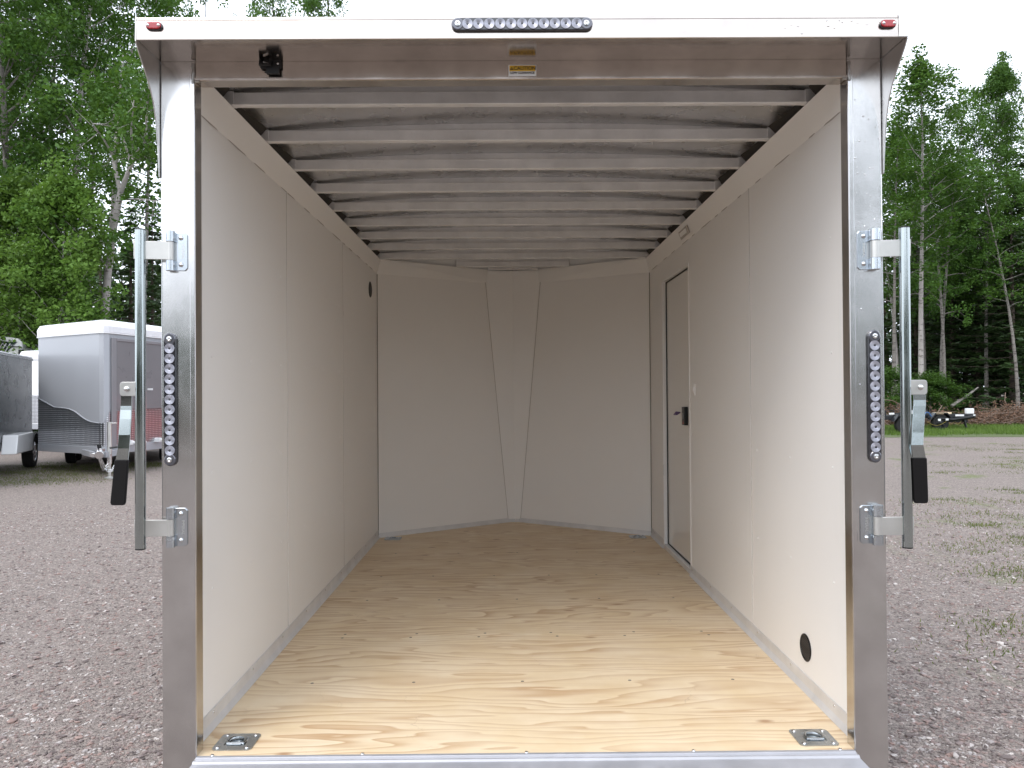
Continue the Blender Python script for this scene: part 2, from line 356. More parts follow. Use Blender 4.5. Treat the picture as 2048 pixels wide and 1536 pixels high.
# plywood floor: sheets laid across
fb = MB(); yy = .006
for y1 in (1.216, 2.432, 3.648):
    fb.box(-Wd, Wd, yy, y1 - .0036, -.02, 0); yy = y1
fb.prism([(-Wd, 3.648, -.02), (Wd, 3.648, -.02), (Wd, Yc, -.02), (WB, YN, -.02), (-WB, YN, -.02), (-Wd, Yc, -.02)], (0, 0, .02))
floor = fb.build('floor', 'ply', T)
sb = MB()
for yy, n in ((1.19, 6), (1.245, 6), (.62, 5), (1.85, 5), (2.41, 6), (3.1, 5)):
    for i in range(n):
        x = -.9 + 1.8 * i / (n - 1) + random.Random(int(yy * 100) + i).uniform(-.03, .03)
        sb.lathe((x, yy, 0), (0, 0, 1), [(.0072, .0006), (.001, .0004)], 8)
sb.each('floor_screw', 'seam', floor)
# rear sill
sill = MB(); prof = [(0.004, .0015), (-.012, .0025), (-.016, -.007), (-.022, -.008), (-.030, .0015), (-.036, .001), (-.042, -.006), (-.118, -.006), (-.124, -.014), (-.124, -.10), (.004, -.10)]
sill.prism([(-Wi, y, z) for y, z in prof], (2 * Wi, 0, 0)); so_ = sill.build('rear_sill', 'sill', T, .002)
ss = MB()
for px in (425, 725, 1053, 1387, 1680):
    q = loc(at(px, 1508, .006)); ss.dome((q.x, .004, .0015), (0, -.3, 1), .006, .004)
ss.each('sill_screw', 'screw', so_)
bm = MB().box(-1.24, 1.24, -.055, .06, -.18, -.101); bm.build('bumper', 'alu_h', T, .006)
# frame below
fr = MB(); fr.box(-1.17, -1.10, .06, 3.7, -.14, -.022); fr.box(1.10, 1.17, .06, 3.7, -.14, -.022)
for i in range(9): fr.box(-1.10, 1.10, .2 + i * .416, .25 + i * .416, -.12, -.022)
fr.build('frame_rail', 'alu_h', T)
# corner posts
for s in (-1, 1):
    p = MB(); a, b = sorted((s * Wi, s * Wo)); p.box(a, b, 0, .058, -.10, ZCR + .003)
    post = p.build('corner_post', 'alu_v', T, .005, 3)
    l = MB(); a, b = sorted((s * (Wi + .0005), s * (Wi + .017))); l.box(a, b, -.0035, -.0002, -.085, ZH + .01); l.build('post_lip', 'alu_v', post, .002)
    wd = MB(); rr = random.Random(5 + s); pts = [(s * (Wi + .004) + rr.uniform(-.0015, .0015), -.003, ZH - .01 + i * .006) for i in range(12)]
    wd.tube(pts, [.0045 + rr.uniform(-.001, .0012) for _ in pts], 8)
    pts = [(s * (Wi + .002) + rr.uniform(-.001, .001), -.004, -.008 - i * .006) for i in range(8)]; wd.tube(pts, [.005 + rr.uniform(-.001, .001) for _ in pts], 8)
    pts = [(s * (Wi - .004 - i * .005), -.004 + rr.uniform(-.001, .001), ZH - .004) for i in range(4)]; wd.tube(pts, .005, 8)
    wd.each('weld_bead', 'weld', post)
# rain droplets on the rear metal
q = MB(); rr = random.Random(41)
for _ in range(34):
    z = rr.uniform(1.2, 2.2); q.dome((Wi + .02 + rr.uniform(0, .085), -.0001, z), (0, -1, 0), rr.uniform(.0018, .0034), .0022, 8)
for _ in range(16): q.dome((rr.uniform(.75, 1.17), -D - .0031, rr.uniform(ZCR + .002, ZCF - .016)), (0, -1, 0), rr.uniform(.0018, .0032), .0022, 8)
dp = q.build('rain_droplets', 'screw', T); dp['kind'] = 'stuff'
# header
h = MB(); h.box(-Wi - .0, Wi + .0, .001, .0585, ZH, ZCR + .003); hd = h.build('header', 'alu_h', T, .004, 3)
h = MB(); h.box(-Wi, Wi, -.004, .0008, ZH - .0005, ZH + .010); h.build('header_lip', 'alu_h', hd, .0018, 2)
# rear canopy
c = MB(); c.box(-Wo, Wo, -D, .060, ZCR, ZCR + .006); c.box(-Wo, Wo, -D - .003, -D + .004, ZCR - .003, ZCF - .012)
c.box(-Wo + .0, Wo, -D - .001, -D + .03, ZCF - .0118, ZCF); c.box(-Wo, Wo, -D + .03, .06, ZCF - .010, ZCF + .002)
can = c.build('canopy', 'alu_h', T, .002)
def gus_poly(s, x):
    P = [(-D, ZCF + .004), (-D - .002, ZCR - .005)]
    P += [(-.148, 2.292), (-.120, 2.262), (-.092, 2.233), (-.067, 2.203), (-.045, 2.165), (-.028, 2.11), (-.014, 2.03), (-.004, 1.93), (.03, 1.93), (.03, ZCF + .004)]
    return [(x, y, z) for y, z in P]
for s in (-1, 1):
    gp = MB(); gp.prism(gus_poly(s, s * (Wo + .001)), (s * .004, 0, 0)); gp.build('canopy_side', 'alu_skin', can, .001)
# drip caps at the canopy corners
MB().box(Wo - .026, Wo + .004, -D - .006, -D - .0035, ZCR - .003, ZCF + .006).build('corner_cap', 'alu_v', can, .002)

# side walls
def rivets(mb, s, pts, r=.0045):
    for (y, z) in pts: mb.dome((s * (Wd - .0004), y, z), (-s, 0, 0), r, .0022, 10)
DY0, DY1, DZ0, DZ1 = 2.372, 3.205, .036, 2.032
seamL = [loc(atX(575, 800, -Wd)).y, loc(atX(687, 800, -Wd)).y]
seamR = [loc(atX(1501, 800, Wd)).y]
for s in (-1, 1):
    b = MB(); a0, a1 = sorted((s * (Wd + .004), s * (Wo - .006)))
    if s < 0: b.box(a0, a1, .058, Yc + .02, -.10, 2.362)
    else:
        b.box(a0, a1, .058, DY0, -.10, 2.362); b.box(a0, a1, DY1, Yc + .02, -.10, 2.362); b.box(a0, a1, DY0, DY1, DZ1, 2.362); b.box(a0, a1, DY0, DY1, -.10, DZ0)
    sw = b.build('side_wall', 'white', T)
    cuts = [.06] + (seamL if s < 0 else seamR + [DY0, DY1]) + [Yc - .002]
    for i in range(len(cuts) - 1):
        p0, p1 = cuts[i], cuts[i + 1]; q = MB(); a0, a1 = sorted((s * Wd, s * (Wd + .0038)))
        if s > 0 and i == 2: q.box(a0, a1, p0 + .0008, p1 - .0008, DZ1 + .012, ZS)
        else: q.box(a0, a1, p0 + .0012, p1 - .0012, .03, ZS)
        q.build('wall_panel', 'wall', sw, .0008)
    # joint strips
    for y in (seamL if s < 0 else seamR):
        q = MB(); a0, a1 = sorted((s * (Wd - .0022), s * (Wd - .0002))); q.box(a0, a1, y - .004, y + .008, .07, ZS); q.build('joint_strip', 'rivet', sw, .0008)
        q = MB(); a0, a1 = sorted((s * (Wd - .0012), s * (Wd - .0001))); q.box(a0, a1, y - .0075, y - .0042, .07, ZS); q.build('joint_gap', 'smear', sw)
    # cove panel leaning in over the wall top
    q = MB(); q.prism([(s * (Wd - .0005), .061, ZS - .012), (s * XC, .061, ZC), (s * (XC + .006), .061, ZC), (s * (Wd + .003), .061, ZS)], (0, Yc - .05, 0))
    cv = q.build('cove_panel', 'cove', sw, .0006)
    q = MB(); rr = random.Random(11 + s); y = .12                           # sealant smears along the lower edge of the cove
    while y < Yc - .1:
        L = rr.uniform(.06, .26); x = s * (Wd - .0014); q.add([(x, y, ZS - .013), (x, y + L * .5, ZS - .0155 - rr.uniform(0, .002)), (x, y + L, ZS - .0135), (x, y + L * .8, ZS - .0085 + rr.uniform(0, .002)), (x, y + L * .2, ZS - .008)], [(0, 1, 2, 3, 4)]); y += L + rr.uniform(.05, .22)
    q.each('sealant_smear', 'smear', cv)
    q = MB(); rr = random.Random(3 + s); V = []; n = 90  # dark strip in the roof corner, widening towards the front of each bay
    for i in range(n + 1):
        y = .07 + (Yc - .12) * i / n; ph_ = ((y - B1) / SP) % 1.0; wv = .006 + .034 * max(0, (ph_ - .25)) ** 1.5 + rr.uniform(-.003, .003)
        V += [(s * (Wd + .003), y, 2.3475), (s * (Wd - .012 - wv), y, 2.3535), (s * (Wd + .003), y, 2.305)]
    q.add(V, [(3 * i + a, 3 * i + 3 + a, 3 * i + 3 + b, 3 * i + b) for i in range(n) for a, b in ((0, 1), (2, 1))], True); q.build('roof_edge_strip', 'roofedge', sw)
    # kick plate
    q = MB()
    segs = [(.061, Yc - .004)] if s < 0 else [(.061, DY0 - .004), (DY1 + .004, Yc - .004)]
    for p0, p1 in segs:
        q.prism([(s * (Wd - .0005), p0, .068), (s * (Wd - .0035), p0, .066), (s * (Wd - .0035), p0, .024), (s * (Wd - .015), p0, .0005), (s * (Wd + .002), p0, .0005)], (0, p1 - p0, 0))
    if s > 0: q.box(Wd - .002, Wd + .03, DY0 - .003, DY1 + .003, .0006, DZ0 - .002)
    kp = q.build('kick_plate', 'kick', sw, .0008)
    q = MB()
    for i in range(9):
        y = B1 + (i - .25) * .416
        if s > 0 and DY0 - .02 < y < DY1 + .02: continue
        if .08 < y < Yc - .05: q.dome((s * (Wd - .0033), y, .052), (-s, 0, 0), .005, .003, 10)
    q.each('kick_plate_screw', 'screw', kp)
    q = MB(); P = []
    for i in range(9):
        y = B1 + (i - .25) * .416
        for z in (.50, .92, 1.34, 1.76):
            if s > 0 and DY0 - .03 < y < DY1 + .03: continue
            P.append((y, z))
        P.append((y, ZS - .03))
    rivets(q, s, [p for p in P if .08 < p[0] < Yc - .03]); q.each('wall_rivet', 'rivet', sw)
# round vents
def vent(s, px, py, r, par):
    q = loc(atX(px, py, s * Wd)); m = MB(); m.lathe((s * (Wd - .0005), q.y, q.z), (-s, 0, 0), [(r, 0), (r, .003), (r * .93, .005), (r * .86, .004), (r * .84, .0012)], 32)
    v = m.build('round_vent', 'black', par); m = MB(); m.lathe((s * (Wd - .0005), q.y, q.z), (-s, 0, 0), [(r * .85, .0014), (0, .0014)], 32, False)
    for i in range(-5, 6):
        zz = i * r * .15; hw = math.sqrt(max(0, (r * .83) ** 2 - zz ** 2)); m.box(*sorted((s * (Wd - .0035), s * (Wd - .002))), q.y - hw, q.y + hw, q.z + zz - .0016, q.z + zz + .0016)
    m.build('vent_screen', 'vent', v)
vent(1, 1612, 1295, .054, T); vent(-1, 740, 579, .062, T)
# front V nose
def nose(s):
    q = MB(); d = Vector((-(Wd - WB) * s, YN - Yc, 0)).normalized(); n = Vector((s * d.y, -s * d.x * 1, 0)); n = Vector((s * abs(d.y), abs(d.x), 0)).normalized()
    a = Vector((s * Wd, Yc, .03)); b = Vector((s * WB, YN, .03)); t = Vector((s * WT, wingY(WT), ZS)); u = Vector((s * Wd, Yc, ZS))
    q.prism([a, b, t, u], n * .004); w_ = q.build('nose_wing', 'wall', T, .0008)
    q = MB(); a2, b2 = Vector((s * (Wd - .02), Yc, ZS - .014)), Vector((s * WT, wingY(WT) - .001, ZS - .014)); inw = -n * .010
    q.prism([u - n * .001 + Vector((0, 0, -.014)), t - n * .001 + Vector((0, 0, -.014)), t + inw + Vector((0, 0, .105)), u + inw + Vector((-s * .030, 0, .105))], n * .004)
    q.build('cove_panel', 'cove', w_, .0006)
    q = MB(); k_ = .04
    q.prism([a - n * .003 + Vector((0, 0, .01)), a - n * .003 - Vector((0, 0, .0295)), a - n * .009 - Vector((0, 0, .0295)), ], b - a + Vector((0, 0, 0))); q.build('kick_plate', 'kick', w_)
    q = MB(); o_ = n * .07
    q.prism([Vector((s * (Wd + .01), Yc + .02, -.1)), Vector((0 + s * .001, YN + .03, -.1)), Vector((s * .001, YN + .03, 2.40)), Vector((s * (Wd + .01), Yc + .02, 2.40))], n * .06); q.build('nose_skin', 'white', w_)
    q = MB()
    for i in range(1, 6):
        f = i / 6
        for z in (.5, .92, 1.34, 1.76, ZS - .03):
            xx = Wd - (Wd - WB) * f
            if xx > .30: q.dome((s * xx - n.x * 0, wingY(xx) - .0002, z), -n, .004, .002, 8)
    q.each('wall_rivet', 'rivet', w_)
    q = MB(); q.box(*sorted((s * (Wd - .0015), s * (Wd - .006))), Yc - .004, Yc - .0005, .02, ZS - .02); q.build('corner_seam', 'seam', w_)
    return w_
nose(-1); nose(1)
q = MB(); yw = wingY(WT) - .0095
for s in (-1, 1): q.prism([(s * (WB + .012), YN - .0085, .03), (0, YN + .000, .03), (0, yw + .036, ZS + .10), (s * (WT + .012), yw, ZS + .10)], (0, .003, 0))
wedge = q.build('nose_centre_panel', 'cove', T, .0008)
q = MB()
for s in (-1, 1):
    q.tube([(s * (WB + .013), YN - .009, .04), (s * (WT + .013), wingY(WT) - .010, ZS - .01)], .0026, 6)
q.each('panel_seam', 'smear', wedge)
# roof skin and bows
def rz_(x): return 2.3515 + .034 * (1 - (x / Wd) ** 2)
def sheet(poly_y, z_off, th, nx=24):
    m = MB(); V = []; F = []
    for i in range(nx + 1):
        x = (-Wd + 2 * Wd * i / nx) * 1.045; y1 = wingY(min(Wd, max(abs(x), WB))) + .085
        for y in (.058, y1): V.append((x, y, rz_(x) + z_off)); V.append((x, y, rz_(x) + z_off + th))
    for i in range(nx):
        a = i * 4; b = a + 4
        F += [(a, a + 2, b + 2, b), (a + 1, b + 1, b + 3, a + 3), (a, b, b + 1, a + 1), (a + 2, a + 3, b + 3, b + 2)]
    m.add(V, F, True); return m
roof = sheet(None, 0, .004).build('roof', 'alu_skin', T)
for i in range(11):
    Y = B1 + SP * i; half = Wd + .0 if Y < Yc - .06 else None
    if half is None:
        half = Wd - (Y + .03 - Yc) * (Wd - WB) / (YN - Yc) - .01
        if half < .1: half = .22; Y = wingY(WT) - .055
    m = MB(); m.box(-half, half, Y, Y + .034, ZB, ZB + .047); bow = m.build('roof_bow', 'alu_bow', T, .0025, 2)
    m = MB(); n = 16; V = []; F = []
    for k_ in range(n + 1):
        x = -half + 2 * half * k_ / n
        for y in (Y + .028, Y + .0335):
            V += [(x, y, ZB + .0472), (x, y, rz_(x) - .0005)]
    for k_ in range(n):
        a = k_ * 4; b = a + 4; F += [(a, b, b + 1, a + 1), (a + 2, a + 3, b + 3, b + 2), (a + 1, b + 1, b + 3, a + 3)]
    m.add(V, F); m.build('bow_web', 'alu_bow', bow)
    for s in (-1, 1):
        if i < 9:
            m = MB(); m.box(*sorted((s * (half - .045), s * (half - .003))), Y - .004, Y + .038, ZB + .001, ZB + .05); m.build('bow_clip', 'alu_bow', bow)
# interior light on the right cove
m = MB(); nrm = Vector((-(ZC - ZS), 0, -(Wd - XC))).normalized(); m.prism([Vector((Wd - .012, 2.27, 2.212)) , Vector((Wd - .012, 2.49, 2.212)), Vector((Wd - .029, 2.49, 2.262)), Vector((Wd - .029, 2.27, 2.262))], nrm * .010)
il = m.build('interior_light', 'smear', T, .003)
m = MB(); m.prism([Vector((Wd - .0165, 2.295, 2.224)) + nrm * .0102, Vector((Wd - .0165, 2.465, 2.224)) + nrm * .0102, Vector((Wd - .0245, 2.465, 2.250)) + nrm * .0102, Vector((Wd - .0245, 2.295, 2.250)) + nrm * .0102], nrm * .003); m.build('light_lens', 'rivet', il)
# wall switch beside the door
q = loc(atX(1389, 779, Wd)); m = MB(); m.box(Wd - .007, Wd - .0003, q.y - .028, q.y + .028, q.z - .036, q.z + .036); swt = m.build('light_switch', 'rivet', T, .003)
m = MB(); m.box(Wd - .0105, Wd - .0072, q.y - .009, q.y + .009, q.z - .017, q.z + .017); m.build('rocker', 'rivet', swt, .002)
# side door, recessed in the right wall
m = MB(); m.box(Wd + .030, Wo - .002, DY0 + .012, DY1 - .018, DZ0 + .008, DZ1 - .012); dr = m.build('side_door', 'doorpaint', T, .003)
m = MB(); e = .003
m.box(Wd + .026, Wd + .0298, DY0 + .004, DY1 - .004, DZ0 + .0005, DZ0 + .0085); m.box(Wd + .026, Wd + .0298, DY0 + .004, DY1 - .004, DZ1 - .016, DZ1 - .006)
m.box(Wd + .024, Wd + .0298, DY1 - .020, DY1 - .006, DZ0, DZ1 - .006); m.build('door_gasket', 'gasket', dr)
m = MB(); m.box(Wd - .003, Wd + .03, DY1 - .005, DY1 + .010, DZ0 - .02, DZ1 + .010); m.box(Wd - .002, Wd + .03, DY0 - .006, DY1 + .006, DZ1 - .005, DZ1 + .010); m.box(Wd - .0035, Wd + .0295, DY0 - .010, DY0 + .006, DZ0 + .0005, DZ1 + .010)
m.build('door_frame', 'alu_v' if False else 'rivet', dr, .001)
q = loc(atX(1371, 832, Wd + .02)); m = MB(); m.box(Wd + .004, Wd + .0297, q.y - .035, q.y + .045, q.z - .062, q.z + .062); lt = m.build('door_latch', 'black', dr, .004)
m = MB(); m.box(Wd + .0025, Wd + .0038, q.y - .006, q.y + .004, q.z - .018, q.z + .022); m.build('latch_lever', 'zinc', lt)
m = MB(); m.add([(Wd + .0035, q.y + .03, q.z - .055), (Wd + .0035, q.y - .02, q.z - .055), (Wd + .0035, q.y + .0, q.z - .025)], [(0, 1, 2)]); m.build('latch_decal', 'redtag', lt)
q2 = loc(atX(1357, 827, Wd + .02)); m = MB(); m.tube([(Wd + .028, q2.y - .02, q2.z + .008), (Wd + .005, q2.y - .005, q2.z + .002), (Wd - .005, q2.y + .03, q2.z - .008)], [.004, .014, .005], 8); m.build('door_key', 'purple', dr)

# tie down rings let into the floor
def tiedown(px, py, w_=.134, l_=.122):
    q = loc(gnd_floor(px, py)); x, y = q.x, q.y; m = MB(); n = 6; P = []
    for cx, cy, a0 in ((x + w_ / 2 - .016, y + l_ / 2 - .016, 0), (x - w_ / 2 + .016, y + l_ / 2 - .016, 90), (x - w_ / 2 + .016, y - l_ / 2 + .016, 180), (x + w_ / 2 - .016, y - l_ / 2 + .016, 270)):
        for i in range(n): a = math.radians(a0 + 90 * i / (n - 1)); P.append((cx + .016 * math.cos(a), cy + .016 * math.sin(a)))
    # plate as a ring around a round pan
    N = len(P); V = [(a, b, .0035) for a, b in P]; R = .044
    inner = []
    for a, b in P:
        an = math.atan2(b - y, a - x); inner.append((x + R * math.cos(an), y + R * math.sin(an)))
    V += [(a, b, .0045) for a, b in inner]; V += [(a, b, .0005) for a, b in P]
    F = [(i, (i + 1) % N, N + (i + 1) % N, N + i) for i in range(N)] + [(2 * N + i, 2 * N + (i + 1) % N, (i + 1) % N, i) for i in range(N)]
    # pan
    k0 = len(V)
    for rr_, zz in ((.041, .0012), (.030, .0008), (.006, .0006)):
        for a, b in inner: an = math.atan2(b - y, a - x); V.append((x + rr_ * math.cos(an), y + rr_ * math.sin(an), zz))
    for L_ in range(3):
        o1 = N if L_ == 0 else k0 + (L_ - 1) * N; o2 = k0 + L_ * N
        F += [(o1 + i, o1 + (i + 1) % N, o2 + (i + 1) % N, o2 + i) for i in range(N)]
    m.add(V, F, True); td = m.build('tie_down', 'dring', T)
    m = MB(); pts = [(x + .029 * math.cos(a), y - .002 + .030 * math.sin(a), .0055 + .002 * math.sin(a)) for a in np.linspace(math.radians(-25), math.radians(205), 15)]
    m.tube(pts, .0052, 8); m.tube([(x - .029, y - .015, .005), (x + .029, y - .015, .005)], .0045, 8); m.build('ring', 'dring', td)
    m = MB(); m.box(x - .022, x + .022, y - .026, y - .016, .004, .0068); m.build('ring_clamp', 'zinc', td, .002)
    m = MB()
    for a in (-1, 1):
        for b in (-1, 1): m.dome((x + a * .050, y + b * .046, .0038), (0, 0, 1), .0075, .005)
    m.each('bolt', 'screw', td); return td
def gnd_floor(x, y):
    r = ray(x, y); return CAM + r * ((H0 - CAM.z) / r.z)
tiedown(474, 1485); tiedown(1627, 1476); tiedown(786, 1077.5); tiedown(1275, 1074)

# LED light bars: 11 round lenses in a dark housing
def lightbar(c, ax, nrm, L, W, par, name='light_bar'):
    c = Vector(c); ax = Vector(ax); nrm = Vector(nrm); sd_ = nrm.cross(ax); m = MB(); P = []; r = W / 2
    for e_, a0 in ((1, -90), (-1, 90)):
        for i in range(9):
            a = math.radians(a0 + 180 * i / 8); P.append(c + ax * (e_ * (L / 2 - r)) + ax * (r * math.cos(a)) + sd_ * (r * math.sin(a)))
    m.prism([p + nrm * .0003 for p in P], nrm * .010); lb = m.build(name, 'housing', par, .003, 3)
    for e_ in (-1, 1):
        m = MB(); cc = c + ax * e_ * (L / 2 - r); m.lathe(cc, nrm, [(r * .92, .0104), (r * .8, .0125), (r * .35, .0125)], 20); m.build('end_cap', 'housing_end', lb)
        m = MB(); m.lathe(cc, nrm, [(r * .45, .012), (r * .42, .0155), (r * .2, .0165), (.0, .0145)], 14); m.build('screw', 'screw', lb)
    n = 11; p_ = (L - 2.25 * W) / (n - 1) * 1.0; p_ = (L - 2.05 * W - .018) / (n - 1)
    rl = min(p_ * .5, r) * .985
    for i in range(n):
        cc = c + ax * (i - (n - 1) / 2) * p_; m = MB()
        prof = [(rl, .0095), (rl, .0122), (rl * .95, .0132), (rl * .84, .0128), (rl * .80, .0136), (rl * .66, .0130), (rl * .62, .0138), (rl * .48, .0132), (rl * .44, .0140), (rl * .30, .0134), (rl * .22, .0126), (0, .0126)]
        m.lathe(cc, nrm, prof, 24); ln = m.build('lens', 'lens', lb)
        m = MB(); m.lathe(cc, nrm, [(rl * .24, .0130), (rl * .20, .0140), (0, .0146)], 12); m.build('lens_centre', 'housing', ln)
    return lb
def pl(px, py, Y): return loc(at(px, py, Y))
a = pl(342, 666, 0); b = pl(342.5, 932, 0); lightbar(((a.x + b.x) / 2, -.0002, (a.z + b.z) / 2), (0, 0, 1), (0, -1, 0), abs(a.z - b.z), .042, T)
a = pl(1746, 660, 0); b = pl(1748.5, 925, 0); lightbar(((a.x + b.x) / 2, -.0002, (a.z + b.z) / 2), (0, 0, 1), (0, -1, 0), abs(a.z - b.z), .042, T)
a = pl(903, 52, -D); b = pl(1185, 51, -D); lightbar(((a.x + b.x) / 2, -D - .0032, (a.z + b.z) / 2), (1, 0, 0), (0, -1, 0), abs(a.x - b.x), .041, T)
# marker lights
for px, py in ((308, 52), (1776, 48)):
    q = pl(px, py, -D - .008); m = MB(); yb = -D - .0032
    P = []
    for e_, a0 in ((1, -90), (-1, 90)):
        for i in range(8): a = math.radians(a0 + 180 * i / 7); P.append((q.x + e_ * .0125 + .0135 * math.cos(a), yb, q.z + .0135 * math.sin(a)))
    m.prism(P, (0, -.006, 0)); mk = m.build('marker_light', 'housing', T, .002)
    m = MB(); P = [(q.x + (x_ - q.x) * .93, yb - .0062, q.z + (z_ - q.z) * .86) for x_, _, z_ in P]; m.prism(P, (0, -.006, 0)); m.build('marker_lens', 'redlens', mk, .003, 3)
    m = MB()
    for e_ in (-1, 1): m.dome((q.x + e_ * .0165, yb - .0105, q.z), (0, -1, 0), .0050, .005)
    m.each('screw', 'screw', mk)
# black latch bracket on the header
q = pl(543, 130, 0); m = MB(); m.box(q.x - .036, q.x + .036, -.014, -.0002, q.z - .017, q.z + .016); lb = m.build('latch_bracket', 'black', T, .007, 3)
m = MB(); m.tube([(q.x - .030, -.018, q.z + .012), (q.x - .030, -.028, q.z - .010), (q.x + .002, -.028, q.z - .012), (q.x + .004, -.018, q.z + .012)], .0055, 8); m.box(q.x - .012, q.x + .03, -.02, -.006, q.z - .036, q.z - .012); m.build('latch_loop', 'black', lb)
m = MB(); m.tube([(q.x - .021, -.0185, q.z + .002), (q.x - .004, -.0185, q.z - .006)], .004, 6); m.dome((q.x + .025, -.0142, q.z - .002), (0, -1, 0), .004, .003); m.build('latch_pin', 'screw', lb)
# caution sticker
a = pl(1017, 130, 0); b = pl(1072.5, 153, 0); yb = -.0002; m = MB(); m.box(a.x, b.x, -.0007, -.0002, b.z, a.z); stk = m.build('caution_sticker', 'stickerwhite', T)
cx, hgt, wid = (a.x + b.x) / 2, a.z - b.z, b.x - a.x
m = MB(); m.box(a.x + .003, b.x - .003, -.0010, -.00072, b.z + hgt * .46, a.z - hgt * .07); m.build('sticker_band', 'yellow', stk)
textmesh('caution_text', 'CAUTION', .0165, 'ink', stk, (cx + .008, -.0013, b.z + hgt * .69), bold=.0005, sx=1.0)
m = MB(); tx = cx - .036; m.prism([(tx - .0065, -.0011, b.z + hgt * .55), (tx + .0065, -.0011, b.z + hgt * .55), (tx, -.0011, b.z + hgt * .83)], (0, -.0003, 0)); m.build('warning_triangle', 'ink', stk)
m = MB(); m.box(tx - .0008, tx + .0008, -.0018, -.0015, b.z + hgt * .63, b.z + hgt * .74); m.box(tx - .0008, tx + .0008, -.0018, -.0015, b.z + hgt * .58, b.z + hgt * .61); m.build('exclamation_mark', 'yellow', stk)
textmesh('clearance_text', 'LOW CLEARANCE', .0098, 'ink', stk, (cx, -.0010, b.z + hgt * .31), bold=.0005, sx=1.0)

# hinged lock bars on both posts
def lockbar(s, tx0, ty0, tx1, ty1, hinges, ear, handle):
    YT = -.030; a = pl(tx0, ty0, YT); b = pl(tx1, ty1, YT); m = MB(); m.tube([a, b], .0168, 20); tb = m.build('lock_bar', 'steel', T)
    m = MB(); m.lathe(b, (b - a), [(.0172, -.001), (.0165, .003), (.012, .004)], 16); m.lathe(a, (a - b), [(.0172, -.001), (.0165, .003), (.012, .004)], 16); m.each('tube_end_cap', 'black', tb)
    for (x0, x1, kx0, kx1, y0, y1, ay0, ay1) in hinges:
        p0, p1 = pl(x0, y0, 0), pl(x1, y1, 0); xa, xb = sorted((p0.x, p1.x)); zt_, zb_ = p0.z, p1.z; ch = .008
        m = MB(); out = xb if s < 0 else xa   # corner cut on the inner side
        if s < 0: P = [(xa, zb_), (xb - ch, zb_), (xb, zb_ + ch), (xb, zt_ - ch), (xb - ch, zt_), (xa, zt_)]
        else: P = [(xb, zb_), (xa + ch, zb_), (xa, zb_ + ch), (xa, zt_ - ch), (xa + ch, zt_), (xb, zt_)]
        m.prism([(x, -.0002, z) for x, z in P], (0, -.0045, 0)); hp = m.build('hinge_plate', 'zinc', tb, .0012)
        k0, k1 = pl(kx0, y0, -.012), pl(kx1, y1, -.012); kc = (k0.x + k1.x) / 2; kr = abs(k0.x - k1.x) / 2
        za, zb2 = pl(kx0, ay0, -.012).z, pl(kx0, ay1, -.012).z
        m = MB(); m.tube([(kc, -kr - .0002, zt_ + .003), (kc, -kr - .0002, za + .001)], kr, 16); m.tube([(kc, -kr - .0002, zb2 - .001), (kc, -kr - .0002, zb_ - .001)], kr, 16); m.each('hinge_knuckle', 'zinc', hp)
        m = MB(); m.tube([(kc, -kr - .0004, za), (kc, -kr - .0004, zb2)], kr * .86, 14)
        ex = a.x + (b.x - a.x) * .5; ex = ex + (-.020 if s < 0 else .020)
        xs = sorted((kc, ex)); sk = .004
        m.prism([(kc, -kr * 1.7, za - .001), (ex, -.0345, za - .001 + (.002)), (ex, -.0345, zb2 + .001 + .001), (kc, -kr * 1.7, zb2 + .001)], (0, .0035, 0)); m.build('hinge_arm', 'bracket', hp, .001)
        m = MB()
        for zz in (zt_ - .018, zb_ + .020): m.dome(((xa + xb) / 2 + (.002 if s < 0 else -.002), -.0045, zz), (0, -1, 0), .0078, .0065, 14)
        m.each('rivet', 'screw', hp)
        t_ = textmesh('stamped_text', 'IMPERIAL', .012, 'bracket', hp, ((xa + xb) / 2 + (.009 if s < 0 else -.002), -.0049, (zt_ + zb_) / 2), rot=(math.radians(90), 0, 0), sx=1.0)
        t_.rotation_euler = (Matrix.Rotation(math.radians(90), 4, 'X') @ Matrix.Rotation(math.radians(-90 if s > 0 else -90), 4, 'Z')).to_euler()
    e0, e1 = pl(ear[0], ear[1], YT), pl(ear[2], ear[3], YT); m = MB(); xo, xi = (e0.x, e1.x) if s < 0 else (e1.x, e0.x); r_ = .009; P = []
    zc0, zc1 = e1.z, e0.z; sg = -1 if s < 0 else 1
    P = [(xi, zc0), (xo - sg * r_, zc0), (xo - sg * r_ * .3, zc0 + r_ * .3), (xo, zc0 + r_), (xo, zc1 - r_), (xo - sg * r_ * .3, zc1 - r_ * .3), (xo - sg * r_, zc1), (xi, zc1)]
    m.prism([(x, YT - .012, z) for x, z in P], (0, .004, 0)); eo = m.build('handle_bracket', 'bracket', tb, .001)
    bc = (xo + (xi - xo) * .42, YT - .0125, (zc0 + zc1) / 2); m = MB(); m.lathe(bc, (0, -1, 0), [(.0095, 0), (.009, .002), (.0065, .0025), (.006, .006), (.003, .008), (0, .0085)], 16); m.build('bolt', 'screw', eo)
    # handle: flat bar bent in depth, then the black grip
    m = MB(); V = []; F = []
    for (xl, xr, yp, dy) in handle:
        p, q_ = pl(xl, yp, YT - .007 + dy), pl(xr, yp, YT - .007 + dy); yy = YT - .007 + dy
        V += [(p.x, yy, p.z), (q_.x, yy, q_.z), (q_.x, yy + .005, q_.z), (p.x, yy + .005, p.z)]
    n = len(handle)
    for i in range(n - 1):
        o = i * 4; F += [(o + j, o + (j + 1) % 4, o + 4 + (j + 1) % 4, o + 4 + j) for j in range(4)]
    F += [(0, 3, 2, 1), tuple(4 * (n - 1) + j for j in range(4))]; m.add(V, F); hn = m.build('handle', 'steel', tb, .0008)
